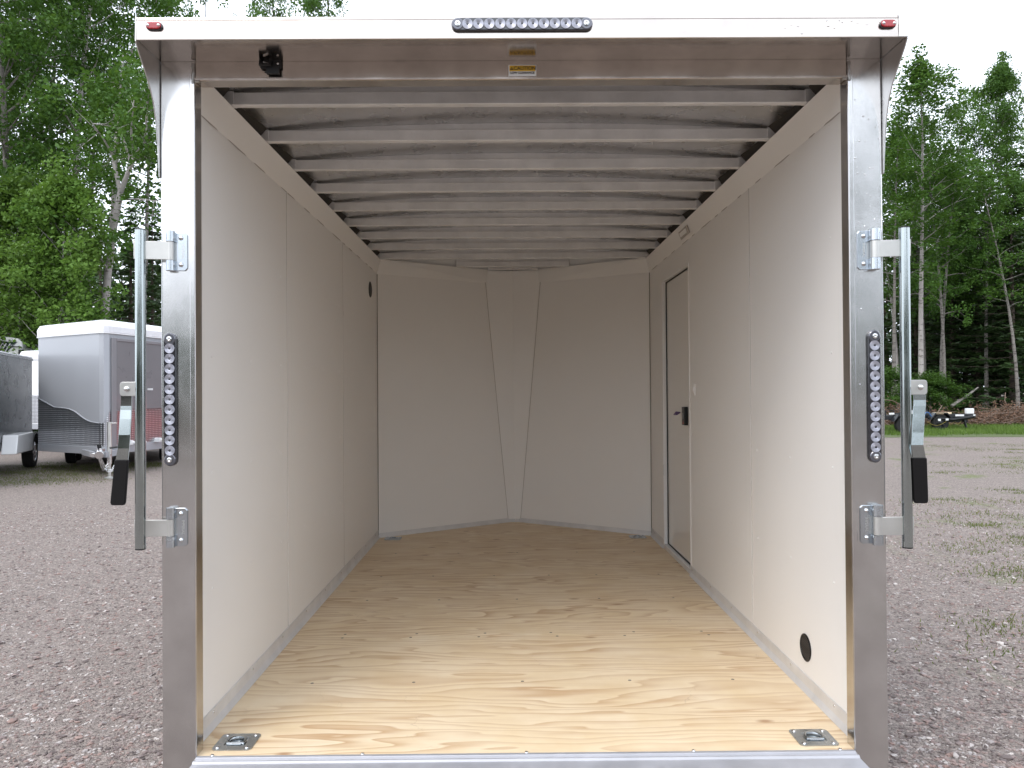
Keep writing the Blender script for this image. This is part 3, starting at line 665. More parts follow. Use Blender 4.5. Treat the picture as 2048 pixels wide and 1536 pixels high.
    (xl0, xr0, y0_, d0), (xl1, xr1, y1_, d1) = handle[-2], handle[-1]; m = MB(); V = []
    for (xl, xr, yp, dy, e_) in ((xl0, xr0, y0_, d0, .002), (xl0 + (xl1 - xl0) * .97, xr0 + (xr1 - xr0) * .97, y0_ + (y1_ - y0_) * .97, d1, .002), (xl1 + 1.5, xr1 - 1.5, y1_ + 2.5, d1, .0)):
        p, q_ = pl(xl, yp, YT - .007 + dy), pl(xr, yp, YT - .007 + dy); yy = YT - .007 + dy
        V += [(p.x - e_, yy - .004, p.z), (q_.x + e_, yy - .004, q_.z), (q_.x + e_, yy + .009, q_.z), (p.x - e_, yy + .009, p.z)]
    F = [(o + j, o + (j + 1) % 4, o + 4 + (j + 1) % 4, o + 4 + j) for o in (0, 4) for j in range(4)] + [(0, 3, 2, 1), (8, 9, 10, 11)]
    m.add(V, F); m.build('grip', 'grip', hn, .003, 3)
lockbar(-1, 281, 460, 281, 1097, [(348, 376, 333, 350, 466, 542, 484, 521), (348, 376, 333, 350, 1016, 1092, 1038, 1072)], (243, 764, 277, 792),
        [(242, 263, 770, 0), (241, 263, 812, .002), (240.5, 262.5, 820, .001), (239, 262, 838, -.004), (237, 260, 870, -.009), (235, 258, 897, -.010), (234.5, 257.5, 900, -.009), (231, 255.5, 920, -.001), (222, 249, 1008, .0)])
lockbar(1, 1808, 456, 1815, 1094, [(1740, 1714, 1758, 1738, 462, 540, 482, 516), (1746, 1720, 1764, 1744, 1010, 1087, 1032, 1069)], (1818, 760, 1851, 789),
        [(1828, 1852, 764, 0), (1828, 1852, 800, 0), (1827, 1852, 812, -.002), (1826, 1850, 830, -.008), (1824, 1848, 865, -.018), (1823, 1847, 890, -.023), (1823.5, 1848, 894, -.022), (1826, 1852, 916, -.010), (1829, 1855, 1004, .0)])

# wheels and fenders of the open trailer
def wheel(parent, c, axis, R=.33, Wt=.20, rim='chrome'):
    c = Vector(c); ax = Vector(axis).normalized(); m = MB()
    prof = [(R * .62, -Wt * .42), (R * .74, -Wt * .5), (R * .93, -Wt * .48), (R * .985, -Wt * .36), (R, -Wt * .2), (R * .985, -Wt * .19), (R * .985, -Wt * .16), (R, -Wt * .15), (R, Wt * .15), (R * .985, Wt * .16), (R * .985, Wt * .19), (R, Wt * .2), (R * .985, Wt * .36), (R * .93, Wt * .48), (R * .74, Wt * .5), (R * .62, Wt * .42)]
    m.lathe(c, ax, prof, 40); ty = m.build('wheel', 'rubber', parent)
    m = MB(); m.lathe(c, ax, [(R * .62, -Wt * .40), (R * .62, Wt * .45), (R * .57, Wt * .47), (R * .54, Wt * .30), (R * .50, Wt * .16), (R * .16, Wt * .26), (R * .15, Wt * .46), (R * .05, Wt * .50), (0, Wt * .5)], 32)
    up = Vector((0, 0, 1)); n = ax.cross(up).normalized(); b = ax.cross(n)
    for k_ in range(5):
        a = 2 * math.pi * k_ / 5; d_ = n * math.cos(a) + b * math.sin(a); t = n * -math.sin(a) + b * math.cos(a)
        p0 = c + d_ * R * .14 + ax * Wt * .30; p1 = c + d_ * R * .57 + ax * Wt * .30
        m.prism([p0 - t * R * .07, p0 + t * R * .07, p1 + t * R * .12, p1 - t * R * .12], ax * Wt * .12)
    m.build('rim', rim, ty); return ty
for s in (-1, 1):
    for yy in (1.75, 2.50): wheel(T, (s * 1.34, yy, -H0 + .33), (s, 0, 0))
    m = MB(); P = [(1.22, .0), (1.34, .36), (2.91, .36), (3.05, .0), (2.99, .0), (2.86, .33), (1.39, .33), (1.28, .0)]; P = [(y, z - .05) for y, z in P]
    m.prism([(s * 1.215, y, z) for y, z in P], (s * .25, 0, 0)); m.build('fender', 'alu_h', T)

# ------------------------------------------------------------------ parked trailers on the left
def wallstrip(m, a, b, z0, z1, th):      # vertical slab from a to b (2d), thickness th to the left-hand normal
    a = Vector((a[0], a[1])); b = Vector((b[0], b[1])); d = (b - a).normalized(); n = Vector((-d.y, d.x)) * th
    m.prism([(a.x, a.y, z0), (b.x, b.y, z0), (b.x + n.x, b.y + n.y, z0), (a.x + n.x, a.y + n.y, z0)], (0, 0, z1 - z0)); return m
def vnose(name, label, apex, angL, angR, wing, body, H, mat, doormat, zb=.40, platefn=None, door=True, group=None, plate_right=1.22, jack=True):
    t = thing(name, (apex[0], apex[1], 0), label, 'trailer', 0, group)
    L = Vector((math.cos(angL), math.sin(angL))) * wing; R = Vector((math.cos(angR), math.sin(angR))) * wing; ax = (L + R).normalized(); tr = .10
    LB, RB = L + ax * body, R + ax * body; A = Vector((0, 0)); nose_ = .14
    aL, aR = A + L.normalized() * nose_, A + R.normalized() * nose_; tip = A + ax * (nose_ * .42)
    base = [L, aL, tip, aR, R, RB, LB]
    m = MB(); m.prism([(p.x, p.y, zb) for p in base], (0, 0, H - .24 - zb)); bd = m.build('body', mat, t, .01)
    m = MB(); o_ = []
    for p in base:
        c_ = ax * (wing * .6 + body * .4); d = (p - c_).normalized(); o_.append((p, d))
    lo = [(p.x + d.x * .02, p.y + d.y * .02, H - .25) for p, d in o_]; md = [(p.x + d.x * .03, p.y + d.y * .03, H - .13) for p, d in o_]; hi = [(p.x - d.x * .03, p.y - d.y * .03, H - .03) for p, d in o_]; tp = [(p.x - d.x * .15, p.y - d.y * .15, H) for p, d in o_]
    n = len(lo); V = lo + md + hi + tp; F = [(r * n + i, r * n + (i + 1) % n, (r + 1) * n + (i + 1) % n, (r + 1) * n + i) for r in range(3) for i in range(n)] + [tuple(3 * n + i for i in range(n)), tuple(i for i in range(n - 1, -1, -1))]
    m.add(V, F); rf = m.build('roof_cap', 'cap', t, .012, 3)
    m = MB(); pts = [(p.x + d.x * .026, p.y + d.y * .026, H - .262) for p, d in o_]; m.tube(pts + [pts[0]], .010, 6); m.build('roof_trim', 'white', rf)
    # diamond plate skirt, wavy top
    m = MB(); nL = Vector((-L.y, L.x)).normalized(); nL = nL if nL.dot(ax) < 0 else -nL; nR = Vector((R.y, -R.x)).normalized(); nR = nR if nR.dot(ax) < 0 else -nR
    K = 18; top = []; bot = []
    for i in range(K + 1):
        f = i / K; p = aL + (L - aL) * f + nL * .006; z = platefn(f) if platefn else 1.2; top.append((p.x, p.y, z)); bot.append((p.x, p.y, zb + .15))
    m.add(top + bot, [(i, i + 1, K + 2 + i, K + 1 + i) for i in range(K)])
    m.build('diamond_plate', 'plate', bd)
    m = MB(); m.tube([(x, y, z) for x, y, z in top], .012, 6); m.build('plate_trim', 'grey', bd)
    m = MB(); p0, p1 = aR + nR * .006, R + nR * .006
    m.add([(p0.x, p0.y, plate_right), (p1.x, p1.y, plate_right + .05), (p1.x, p1.y, zb + .15), (p0.x, p0.y, zb + .15)], [(0, 1, 2, 3)])
    q0, q1 = aL + nL * .006, tip + (-ax) * .006; m.add([(q0.x, q0.y, top[0][2]), (q1.x, q1.y, top[0][2]), (q1.x, q1.y, zb + .15), (q0.x, q0.y, zb + .15)], [(0, 1, 2, 3)])
    m.add([(q1.x, q1.y, top[0][2]), (p0.x, p0.y, plate_right), (p0.x, p0.y, zb + .15), (q1.x, q1.y, zb + .15)], [(0, 1, 2, 3)]); m.build('diamond_plate', 'plate', bd)
    if door:
        rd = R.normalized(); d0, d1 = aR + rd * .02, R - rd * .08
        m = MB(); wallstrip(m, d1 + nR * .03, d0 + nR * .03, zb + .20, H - .34, -.022); wallstrip(m, d0 + rd * .10 + nR * .012, d0 + nR * .012, zb + .1, H - .33, .02)
        # door upper skin and frame
        m = MB(); e0, e1 = d0 + nR * .008, d1 + nR * .008
        def pan(a_, b_, z0_, z1_, off):
            a_, b_ = a_ + nR * off, b_ + nR * off; m.prism([(a_.x, a_.y, z0_), (b_.x, b_.y, z0_), (b_.x, b_.y, z1_), (a_.x, a_.y, z1_)], (nR.x * .02, nR.y * .02, 0))
        pan(d0 + rd * .16, d1, plate_right + .03, H - .40, .002); do = m.build('ramp_door', doormat, t, .006)
        m = MB(); pan(d0 + rd * .02, d0 + rd * .15, zb + .12, H - .34, .012); pan(d0 + rd * .15, d1, H - .41, H - .345, .016); m.build('door_frame', 'greyshade', do, .012)
        m = MB(); p0, p1 = d0 + rd * .16, d1; pan(p0, p1, zb + .18, plate_right, .002); m.build('diamond_plate', 'plate', do)
        m = MB()
        for f in (.38, .80):
            c_ = d0 + (d1 - d0) * f + nR * .045; m.box(c_.x - .03, c_.x + .05, c_.y - .03, c_.y + .03, H - .365, H - .335)
        m.each('hinge_cover', 'black', do, .008)
        m = MB()
        for f in (.22, .62):
            c_ = d0 + (d1 - d0) * f + nR * .05; m.box(c_.x - .07, c_.x + .07, c_.y - .05, c_.y + .05, zb + .13, zb + .22); m.tube([(c_.x + .05, c_.y, zb + .175), (c_.x + .22, c_.y + .25, zb + .17)], .025, 8)
        m.each('door_latch', 'whitetag', do, .012)
        c_ = d0 + (d1 - d0) * .50 + nR * .03; m = MB(); m.box(c_.x - .03, c_.x + .09, c_.y - .01, c_.y + .01, 1.63, 1.67); m.build('white_plate', 'whitetag', do)
        c_ = d0 + (d1 - d0) * .86 + nR * .032; m = MB(); m.lathe((c_.x, c_.y, 2.25), (nR.x, nR.y, 0), [(.0, .002), (.10, .002), (.10, 0)], 20, False); m.build('green_decal', 'leaf_light', do)
    # bottom rail
    m = MB(); base2 = [p + (p - ax * 2).normalized() * .012 for p in base]; m.prism([(p.x, p.y, zb - .02) for p in base2], (0, 0, .15)); m.build('bottom_rail', 'grey', t, .006)
    # tongue, coupler, jack, chains
    if jack:
        m = MB(); q0 = -ax * .62; side = Vector((-ax.y, ax.x))
        wallstrip(m, q0 + side * .04, Vector((0, 0)) + side * .34 + ax * .3, zb - .02, zb + .08, .06); wallstrip(m, ax * .3 - side * .34, q0 - side * .04, zb - .02, zb + .08, .06); m.build('tongue', 'grey', t)
        c_ = -ax * .70; m = MB(); m.tube([(c_.x - ax.x * .1, c_.y - ax.y * .1, zb + .04), (c_.x, c_.y, zb + .06), (c_.x + ax.x * .2, c_.y + ax.y * .2, zb + .06)], [.075, .08, .05], 12); m.box(c_.x - .05, c_.x + .05, c_.y - .03, c_.y + .09, zb + .09, zb + .15); m.box(c_.x - .16, c_.x - .05, c_.y - .04, c_.y + .05, zb + .0, zb + .07); cp = m.build('coupler', 'chrome', t, .005)
        m = MB(); m.tube([(c_.x, c_.y, zb + .12), (c_.x - .01, c_.y, zb + .22)], .035, 8); m.tube([(c_.x + .18, c_.y, zb + .16 + .02 * k_) for k_ in range(1)] + [(c_.x + .34, c_.y + .05, zb + .18)], .018, 6); m.build('coupler_latch', 'black', cp)
        j = -ax * .42 + Vector((.16, -.02)); m = MB(); m.tube([(j.x, j.y, zb - .15), (j.x, j.y, zb + .62)], .040, 12); m.tube([(j.x, j.y, .04), (j.x, j.y, zb)], .028, 10); m.lathe((j.x, j.y, .012), (0, 0, 1), [(.09, -.01), (.09, .006), (.03, .03)], 14); m.tube([(j.x, j.y, zb + .60), (j.x + .16, j.y - .05, zb + .60)], .012, 6); m.build('tongue_jack', 'bracket', t)
        m = MB()
        for sx_ in (-.05, .13):
            P = []
            for i in range(14):
                f = i / 13; P.append((c_.x + .02 + sx_ * f + f * .12, c_.y + f * .25 - .06, zb + .02 - .52 * math.sin(math.pi * f) * (.55 if sx_ > 0 else .5)))
            for i in range(13):
                p = Vector(P[i]); q_ = Vector(P[i + 1]); d = (q_ - p); s_ = Vector((-d.z, 0, d.x)).normalized() * (.02 if i % 2 else .004); s2 = Vector((0, .02, 0)) if i % 2 == 0 else Vector((0, 0, 0))
                m.tube([p - d * .15 + s_ + s2, q_ + d * .15 + s_ + s2], .0065, 5); m.tube([p - d * .15 - s_ - s2, q_ + d * .15 - s_ - s2], .0065, 5)
        m.build('safety_chain', 'screw', t)
    for sd2 in (-1, 1):
        side = Vector((-ax.y, ax.x)) * sd2
        for k_ in (.9, 1.7): p = ax * (1.6 + body * .45 + k_ - 1.2) + side * .95; wheel(t, (p.x, p.y, .33), (side.x, side.y, 0), .33, .2)
    return t
ap = at(207, 700, 14.3 - 2.51)
def plateA(f): return 1.00 + .04 * f + .27 * (1 / (1 + math.exp(-(f - .30) * 14))) + .18 * max(0, f - .72) * 3.4
vnose('enclosed_trailer', 'light grey V-nose enclosed trailer with white roof cap and wavy diamond plate skirt', (ap.x, ap.y), math.radians(149), math.radians(77), 2.3, 4.6, 2.99, 'grey', 'greydoor', .42, plateA)
wp = at(165, 760, 17.6)
vnose('enclosed_trailer', 'white enclosed trailer with diamond plate front, mostly hidden between the grey trailers', (wp.x, wp.y), math.radians(160), math.radians(80), 2.3, 4.6, 2.78, 'white', 'white', .62, lambda f: 1.52, False, jack=False)
# charcoal trailer at the left edge
u = Vector((-.95, 2.4)).normalized(); cN = Vector((-10.75, 14.49)); nrm2 = Vector((u.y, -u.x))
t = thing('enclosed_trailer', (cN.x, cN.y, 0), 'charcoal enclosed trailer with white fender at the left edge of the yard', 'trailer')
m = MB(); left = -nrm2 * 1.9; P = [Vector((0, 0)) - u * .12, Vector((0, 0)) - nrm2 * .12, left + nrm2 * .12, left - u * .12, left - u * 5.2, -u * 5.2]
m.prism([(p.x, p.y, .62) for p in P], (0, 0, 1.74)); bd = m.build('body', 'char', t, .03, 3)
m = MB(); m.prism([(p.x * 1.004, p.y * 1.004, 2.363) for p in P], (0, 0, .03)); rf = m.build('roof', 'cap', t, .01)
m = MB(); p0 = nrm2 * .006 - u * .1; p1 = nrm2 * .006 - u * 5.2; m.prism([(p0.x, p0.y, 2.31), (p1.x, p1.y, 2.31), (p1.x, p1.y, 2.36), (p0.x, p0.y, 2.36)], (nrm2.x * .006, nrm2.y * .006, 0)); tr_ = m.build('roof_rail', 'char', t)
m = MB()
for i in range(50):
    p = nrm2 * .0125 - u * (.12 + i * .1); m.dome((p.x, p.y, 2.335), (nrm2.x, nrm2.y, 0), .010, .007, 8)
m.each('rivet', 'screw', tr_)
m = MB(); P2 = [p - Vector((0, 0)) for p in P]; m.prism([(p.x, p.y, .48) for p in P], (0, 0, .138)); m.build('lower_frame', 'blackpaint', t)
gw = gnd(32, 936); sgn = (Vector((gw.x, gw.y)) - cN).dot(u); wc = u * sgn + nrm2 * .12
wheel(t, (wc.x, wc.y, .335), (nrm2.x, nrm2.y, 0), .335, .2)
m = MB(); pr = [(-1.9, .42), (-1.75, .78), (-.40, .78), (-.47, .40)]
m.prism([((u * (sgn + a_) + nrm2 * .003).x, (u * (sgn + a_) + nrm2 * .003).y, z_) for a_, z_ in pr], (nrm2.x * .26, nrm2.y * .26, 0)); m.build('fender', 'white', t, .02, 3)
m = MB(); pr = []
for i in range(9):
    a_ = math.radians(180 * i / 8); pr.append((.43 * math.cos(a_), .34 + .43 * math.sin(a_)))
for i in range(8, -1, -1):
    a_ = math.radians(180 * i / 8); pr.append((.40 * math.cos(a_), .34 + .40 * math.sin(a_)))
m.prism([((u * (sgn + a_) + nrm2 * .003).x, (u * (sgn + a_) + nrm2 * .003).y, z_) for a_, z_ in pr], (nrm2.x * .24, nrm2.y * .24, 0)); m.build('wheel_arch', 'blackpaint', t)
# motorhome behind
mp = at(42, 690, 20.5)
t = thing('motorhome', (mp.x, mp.y, 0), 'white motorhome cab with slanted windscreen and side mirror, behind the white trailer', 'motorhome')
prof = [(0, .5), (0.05, 2.55), (.04, 3.16), (-.08, 3.27), (-.7, 3.36), (-7, 3.45), (-7, .5)]
m = MB(); m.prism([(x, 0, z) for x, z in prof], (-.3, 2.3, 0)); bd = m.build('body', 'white', t, .05, 3)
m = MB(); m.prism([(-.10, -.004, 3.16), (-2.4, -.004, 3.28), (-2.4, -.004, 2.55), (-.75, -.004, 2.55)], (0, -.012, 0)); m.build('side_window', 'glass', bd)
m = MB()
for x_ in (-.30, -.42, -.54): m.prism([(x_ - .3, -.02, 2.62), (x_, -.02, 3.12), (x_ - .03, -.02, 3.12), (x_ - .33, -.02, 2.62)], (0, -.004, 0))
m.each('window_bar', 'whitetag', bd)
m = MB(); m.tube([(-.3, -.02, 3.02), (.10, -.15, 3.0), (.12, -.15, 2.95)], .018, 6); m.box(.06, .16, -.22, -.08, 2.58, 2.92); m.build('mirror', 'black', t, .02)
for x_ in (-1.2, -5.2):
    for y_ in (0.1, 2.2): wheel(t, (x_, y_, .4), (0, -1 if y_ < 1 else 1, 0), .4, .24)
# red car beyond the open trailer, seen only as a reflection in the diamond plate
t = thing('car', (-2.7, 15.6, 0), 'red hatchback parked beyond the open trailer', 'car', math.radians(124))
side = [(-2.1, .35), (-2.15, .75), (-2.0, .98), (-1.55, 1.05), (-.2, 1.08), (1.0, 1.02), (1.9, .86), (2.1, .65), (2.1, .35)]
m = MB(); m.prism([(x, -.85, z) for x, z in side], (0, 1.7, 0)); bd = m.build('body', paint('red_car_paint', (.80, .07, .06), .2, .5, .8, .02), t, .07, 3)
m = MB(); cab = [(-1.75, 1.03), (-1.35, 1.48), (.05, 1.5), (.85, 1.04)]; m.prism([(x, -.72, z) for x, z in cab], (0, 1.44, 0)); m.build('roof', bd.data.materials[0], t, .08, 3)
m = MB()
for s in (-1, 1): m.prism([(-1.5, s * .722, 1.08), (-1.25, s * .722, 1.42), (-.05, s * .722, 1.43), (.6, s * .722, 1.08)], (0, s * .006, 0))
m.each('side_window', 'glass', t)
for x in (-1.3, 1.3):
    for s in (-1, 1): wheel(t, (x, s * .78, .31), (0, s, 0), .31, .2)

# ------------------------------------------------------------------ black flatbed trailers on the right
def flatbed(name, label, px0, px1, Y, deck, seed, wheels, rail=True):
    a = at(px0, 840, Y); b = at(px1, 840, Y); t = thing(name, (a.x, Y, 0), label, 'trailer', 0); L = b.x - a.x; rr = random.Random(seed)
    m = MB(); m.box(0, L, -.05, .03, deck - .14, deck); m.box(0, L, 1.8, 1.88, deck - .14, deck)
    for i in range(8): m.box(L * i / 7.2, L * i / 7.2 + .06, .031, 1.799, deck - .12, deck - .02)
    fr = m.build('frame', 'blackpaint', t, .01)
    for f in wheels: wheel(t, (L * f, -.16, .30), (0, -1, 0), .30, .2, 'blackpaint'); wheel(t, (L * f, 2.0, .30), (0, 1, 0), .30, .2, 'blackpaint')
    if wheels:
        m = MB(); f0, f1 = min(wheels) * L - .42, max(wheels) * L + .42; m.prism([(f0, -.06, deck - .2), (f0 + .2, -.06, deck + .06), (f1 - .2, -.06, deck + .06), (f1, -.06, deck - .2), (f1 - .03, -.06, deck - .2), (f1 - .22, -.06, deck + .03), (f0 + .22, -.06, deck + .03), (f0 + .03, -.06, deck - .2)], (0, -.24, 0)); m.build('fender', 'blackpaint', t)
    return t, fr, L
t, fr_, L = flatbed('flatbed_trailer', 'low black flatbed trailer with cables hanging from its hitch, nearest the grass', 1842, 1950, 25.0, .60, 3, (.30,))
m = MB(); m.box(L * .25, L * .85, -.06, -.052, .30, .47); m.tube([(L * .1, -.1, .48), (L * .5, -.3, .40), (L * .9, -.2, .5)], .06, 8); m.tube([(L * .75, -.1, .5), (L * .80, -.12, .1)], .04, 8); m.build('hitch_gear', 'black', t)
m = MB(); m.box(L * .62, L * .78, -.062, -.051, .52, .585); m.box(L * .22, L * .27, -.34, -.33, .36, .44); m.box(L * .36, L * .41, -.34, -.33, .38, .45); m.box(L * .95, L * .99, -.062, -.051, .53, .58); m.each('reflector', 'whitetag', t)
m = MB(); m.box(L - .30, L - .02, .0, .14, .602, .80); m.build('white_box', 'whitetag', t, .02)
m = MB(); m.box(L * .30, L * .60, .1, .3, .602, .66); m.build('deck_plank', 'ply', t)
m = MB(); P = [(L * (.02 + .35 * i / 12), -.32, .34 - .14 * math.sin(math.pi * i / 12)) for i in range(13)]; m.tube(P, .007, 6); P = [(L * (.42 + .25 * i / 12), -.25, .36 - .12 * abs(math.sin(2 * math.pi * i / 12))) for i in range(13)]; m.tube(P, .007, 6); m.each('yellow_cable', 'yellowcable', t)
m = MB(); P = [(L * (-.02 + .16 * i / 12), -.2, .50 + .18 * math.sin(math.pi * i / 12)) for i in range(13)]; m.tube(P, .018, 6); m.build('blue_hose', 'bluecable', t)
t, fr_, L = flatbed('flatbed_trailer', 'black flatbed trailer beside the right post, standing behind the lock bar', 1752, 1822, 23.2, .62, 4, (.72,))
m = MB(); m.box(L * .35, L * .50, -.062, -.051, .66, .72); m.box(L * .95, L * 1.1, -.062, -.051, .64, .80); m.each('reflector', 'whitetag', t)
m = MB(); m.box(0, L, -.05, -.03, .78, .80)
for i in range(5): m.box(L * i / 4.2, L * i / 4.2 + .04, -.05, -.03, .602, .78)
m.build('side_rail', 'blackpaint', t)

# ------------------------------------------------------------------ trees
def leafquads(C, n, spread, size, rng, up=.5, flat=1.0, droop=None):
    """n leaf quads scattered around every centre in C (k,3)"""
    C = np.asarray(C); k = len(C); sp = np.asarray(spread).reshape(-1, 1, 1) if hasattr(spread, '__len__') else spread
    P = rng.normal(size=(k, n, 3)); r = np.linalg.norm(P, axis=2, keepdims=True); P = P / r * np.minimum(r, 2.0) ** .9 * .62
    P = P * sp; P[:, :, 2] *= flat; P = (P + C[:, None, :]).reshape(-1, 3)
    N = rng.normal(size=P.shape); N[:, 2] = np.abs(N[:, 2]) + up; N /= np.linalg.norm(N, axis=1, keepdims=True)
    A = np.cross(N, rng.normal(size=P.shape)); A /= np.linalg.norm(A, axis=1, keepdims=True); B = np.cross(N, A)
    s = size * rng.uniform(.6, 1.35, (len(P), 1)); a, b = A * s * .62, B * s * .42
    return np.stack([P - a, P - b * 1.0, P + a, P + b], axis=1).reshape(-1, 3)
def tree_deciduous(seed, H, R, cb, nb=26, leaves=90, size=.13, lean=0, trunk_r=.14, fork=False, barkm='birch', leafm='leaf', clump=.62, gap=0):
    rng = np.random.default_rng(seed); m = MB(); n = 9
    ph = rng.uniform(0, 6.28, 3); az0 = rng.uniform(0, 6.28)
    def spine(t): return Vector((lean * t * t * H * .1 * math.cos(az0) + .12 * math.sin(3 * t + ph[0]) * t * H * .1, lean * t * t * H * .1 * math.sin(az0) + .10 * math.sin(4 * t + ph[1]) * t * H * .1, t * H))
    m.tube([spine(i / n) for i in range(n + 1)], [trunk_r * (1 - .88 * (i / n)) * (1.25 if i == 0 else 1) for i in range(n + 1)], 8, False)
    C = []; S = []
    for i in range(nb):
        t = cb + (1 - cb) * ((i + .5) / nb) ** .9; a = i * 2.399 + rng.uniform(-.5, .5); f = (t - cb) / (1 - cb)
        L = R * (math.sin(math.pi * min(1, f * .85 + .18)) ** .7) * rng.uniform(.6, 1.15) + .25
        rise = rng.uniform(.25, .75) + .5 * f; p0 = spine(max(0, t - .03)); d = Vector((math.cos(a), math.sin(a), rise)).normalized(); p = p0.copy(); pts = [p0]; 
        for k_ in range(4):
            d = (d + Vector(rng.normal(size=3)) * .16 + Vector((0, 0, -.04))).normalized(); p = p + d * L / 4; pts.append(p.copy())
        r0 = trunk_r * (1 - .85 * t) * .5; m.tube(pts, [r0, r0 * .75, r0 * .5, r0 * .3, r0 * .12], 5, False)
        for k_ in (2, 3, 4):
            if rng.uniform() < gap: continue
            C.append(tuple(pts[k_] + Vector(rng.normal(size=3)) * .22)); S.append(clump * rng.uniform(.6, 1.2))
            if rng.uniform() < .75:
                q = pts[k_] + Vector(rng.normal(size=3)) * L * .22; m.tube([pts[k_ - 1], q], [r0 * .25, r0 * .08], 4, False); C.append(tuple(q)); S.append(clump * rng.uniform(.5, 1.0))
    for k_ in range(3): C.append(tuple(spine(.95 + .03 * k_))); S.append(clump * .55)
    tm = m; me1 = MBmesh(tm, 'trunk', barkm); me2 = quadmesh('crown', leafquads(C, leaves, S, size, rng, .4, .75), leafm)
    return me1, me2
def MBmesh(m, name, mat):
    me = bpy.data.meshes.new(name); me.from_pydata([tuple(p) for p in m.v], [], m.f); me.update(); me.polygons.foreach_set('use_smooth', m.sm); me.materials.append(M[mat]); return me
def tree_conifer(seed, H, R, cb=.12, whorls=34, size=.15, trunk_r=.15, dens=34, dead=.0):
    rng = np.random.default_rng(seed); m = MB(); m.tube([(0, 0, H * i / 6) for i in range(7)], [trunk_r * (1 - .95 * i / 6) for i in range(7)], 8, False)
    Q = []
    for w_ in range(whorls):
        f = w_ / (whorls - 1); z = H * (cb + (1 - cb) * f ** .95); nb = 6 if f < .85 else 4
        for b in range(nb):
            a = rng.uniform(0, 6.28); L = (R * (1 - f) ** .75 + .12) * rng.uniform(.6, 1.15); d = Vector((math.cos(a), math.sin(a), 0)); pts = []
            for k_ in range(5):
                g_ = k_ / 4; pts.append(Vector((0, 0, z)) + d * L * g_ + Vector((0, 0, -.16 * L * g_ + (.16 * L * g_ * g_) - .05 * L)))
            m.tube([pts[0], pts[2], pts[4]], [.022 * (1 - f) + .008, .015, .005], 4, False)
            if f < dead: continue
            n = max(5, int(dens * L / R + 6)); g_ = rng.uniform(.12, 1.0, n); P = np.array([tuple(pts[0].lerp(pts[4], float(x))) for x in g_]); P[:, 2] += -.12 * L * np.sin(np.pi * g_) * .5
            sidev = np.array([-d.y, d.x, 0]); wv = rng.uniform(-1, 1, n) * (.34 * L * (1.05 - g_) + .06); P += sidev * wv[:, None]; P[:, 2] += rng.normal(size=n) * .05 - np.abs(wv) * .25
            D_ = np.array([d.x, d.y, -.25])[None] * .7 + sidev[None] * np.sign(wv)[:, None] * .8 + rng.normal(size=(n, 3)) * .25; D_ /= np.linalg.norm(D_, axis=1, keepdims=True)
            N = rng.normal(size=(n, 3)) * .6; N[:, 2] += 1; B = np.cross(N, D_); B /= np.linalg.norm(B, axis=1, keepdims=True); s = size * rng.uniform(.7, 1.5, (n, 1))
            Q.append(np.stack([P - D_ * s, P - B * s * .30, P + D_ * s, P + B * s * .30], axis=1).reshape(-1, 3))
    return MBmesh(m, 'trunk', 'darkbark'), quadmesh('crown', np.concatenate(Q), 'needle')
PROTO = {
    'asp0': tree_deciduous(1, 21, 2.7, .42, 46, 80, .105, .8, .17, clump=.46, gap=.15), 'asp1': tree_deciduous(2, 19, 2.4, .35, 42, 80, .105, -.6, .14, barkm='aspen', clump=.46, gap=.15),
    'asp2': tree_deciduous(3, 17, 2.2, .50, 36, 80, .10, 1.2, .12, clump=.45, gap=.1), 'asp3': tree_deciduous(4, 22, 2.9, .30, 52, 90, .11, .3, .19, barkm='aspen', clump=.5, gap=.1),
    'full': tree_deciduous(8, 20, 2.9, .36, 66, 115, .11, .6, .15, barkm='aspen', clump=.58),
    'thin': tree_deciduous(5, 17, 1.8, .45, 30, 55, .10, 1.0, .10, gap=.3, barkm='aspen', clump=.42),
    'bush': tree_deciduous(6, 8.2, 1.75, .16, 52, 95, .105, .3, .08, leafm='leaf_light', clump=.48),
    'bush2': tree_deciduous(7, 6.0, 2.2, .12, 28, 110, .12, .3, .06, leafm='leaf', clump=.6, barkm='aspen'),
    'spr0': tree_conifer(11, 15, 2.6, .10), 'spr1': tree_conifer(12, 12, 2.3, .04, 32), 'spr2': tree_conifer(13, 19, 2.5, .2, 42), 'spr3': tree_conifer(14, 7, 1.9, .03, 24)}
NAME = {'ful': ('aspen_tree', 'tree'), 'asp': ('aspen_tree', 'tree'), 'thi': ('aspen_tree', 'tree'), 'bus': ('young_tree', 'tree'), 'spr': ('spruce_tree', 'tree')}
def plant(kind, x, y, label, s=1.0, rz=0.0, sz=None, group=None):
    nm, cat = NAME[kind[:3]]; t = thing(nm, (x, y, 0), label, cat, rz, group); t.scale = (s, s, sz or s)
    for part, me in zip(('trunk', 'crown'), PROTO[kind]):
        o = bpy.data.objects.new(part, me); COL.objects.link(o); o.parent = t
    return t
def plx(px, Y): return at(px, 700, Y).x
GL, GR = 'trees of the wood on the left', 'trees of the wood on the right'
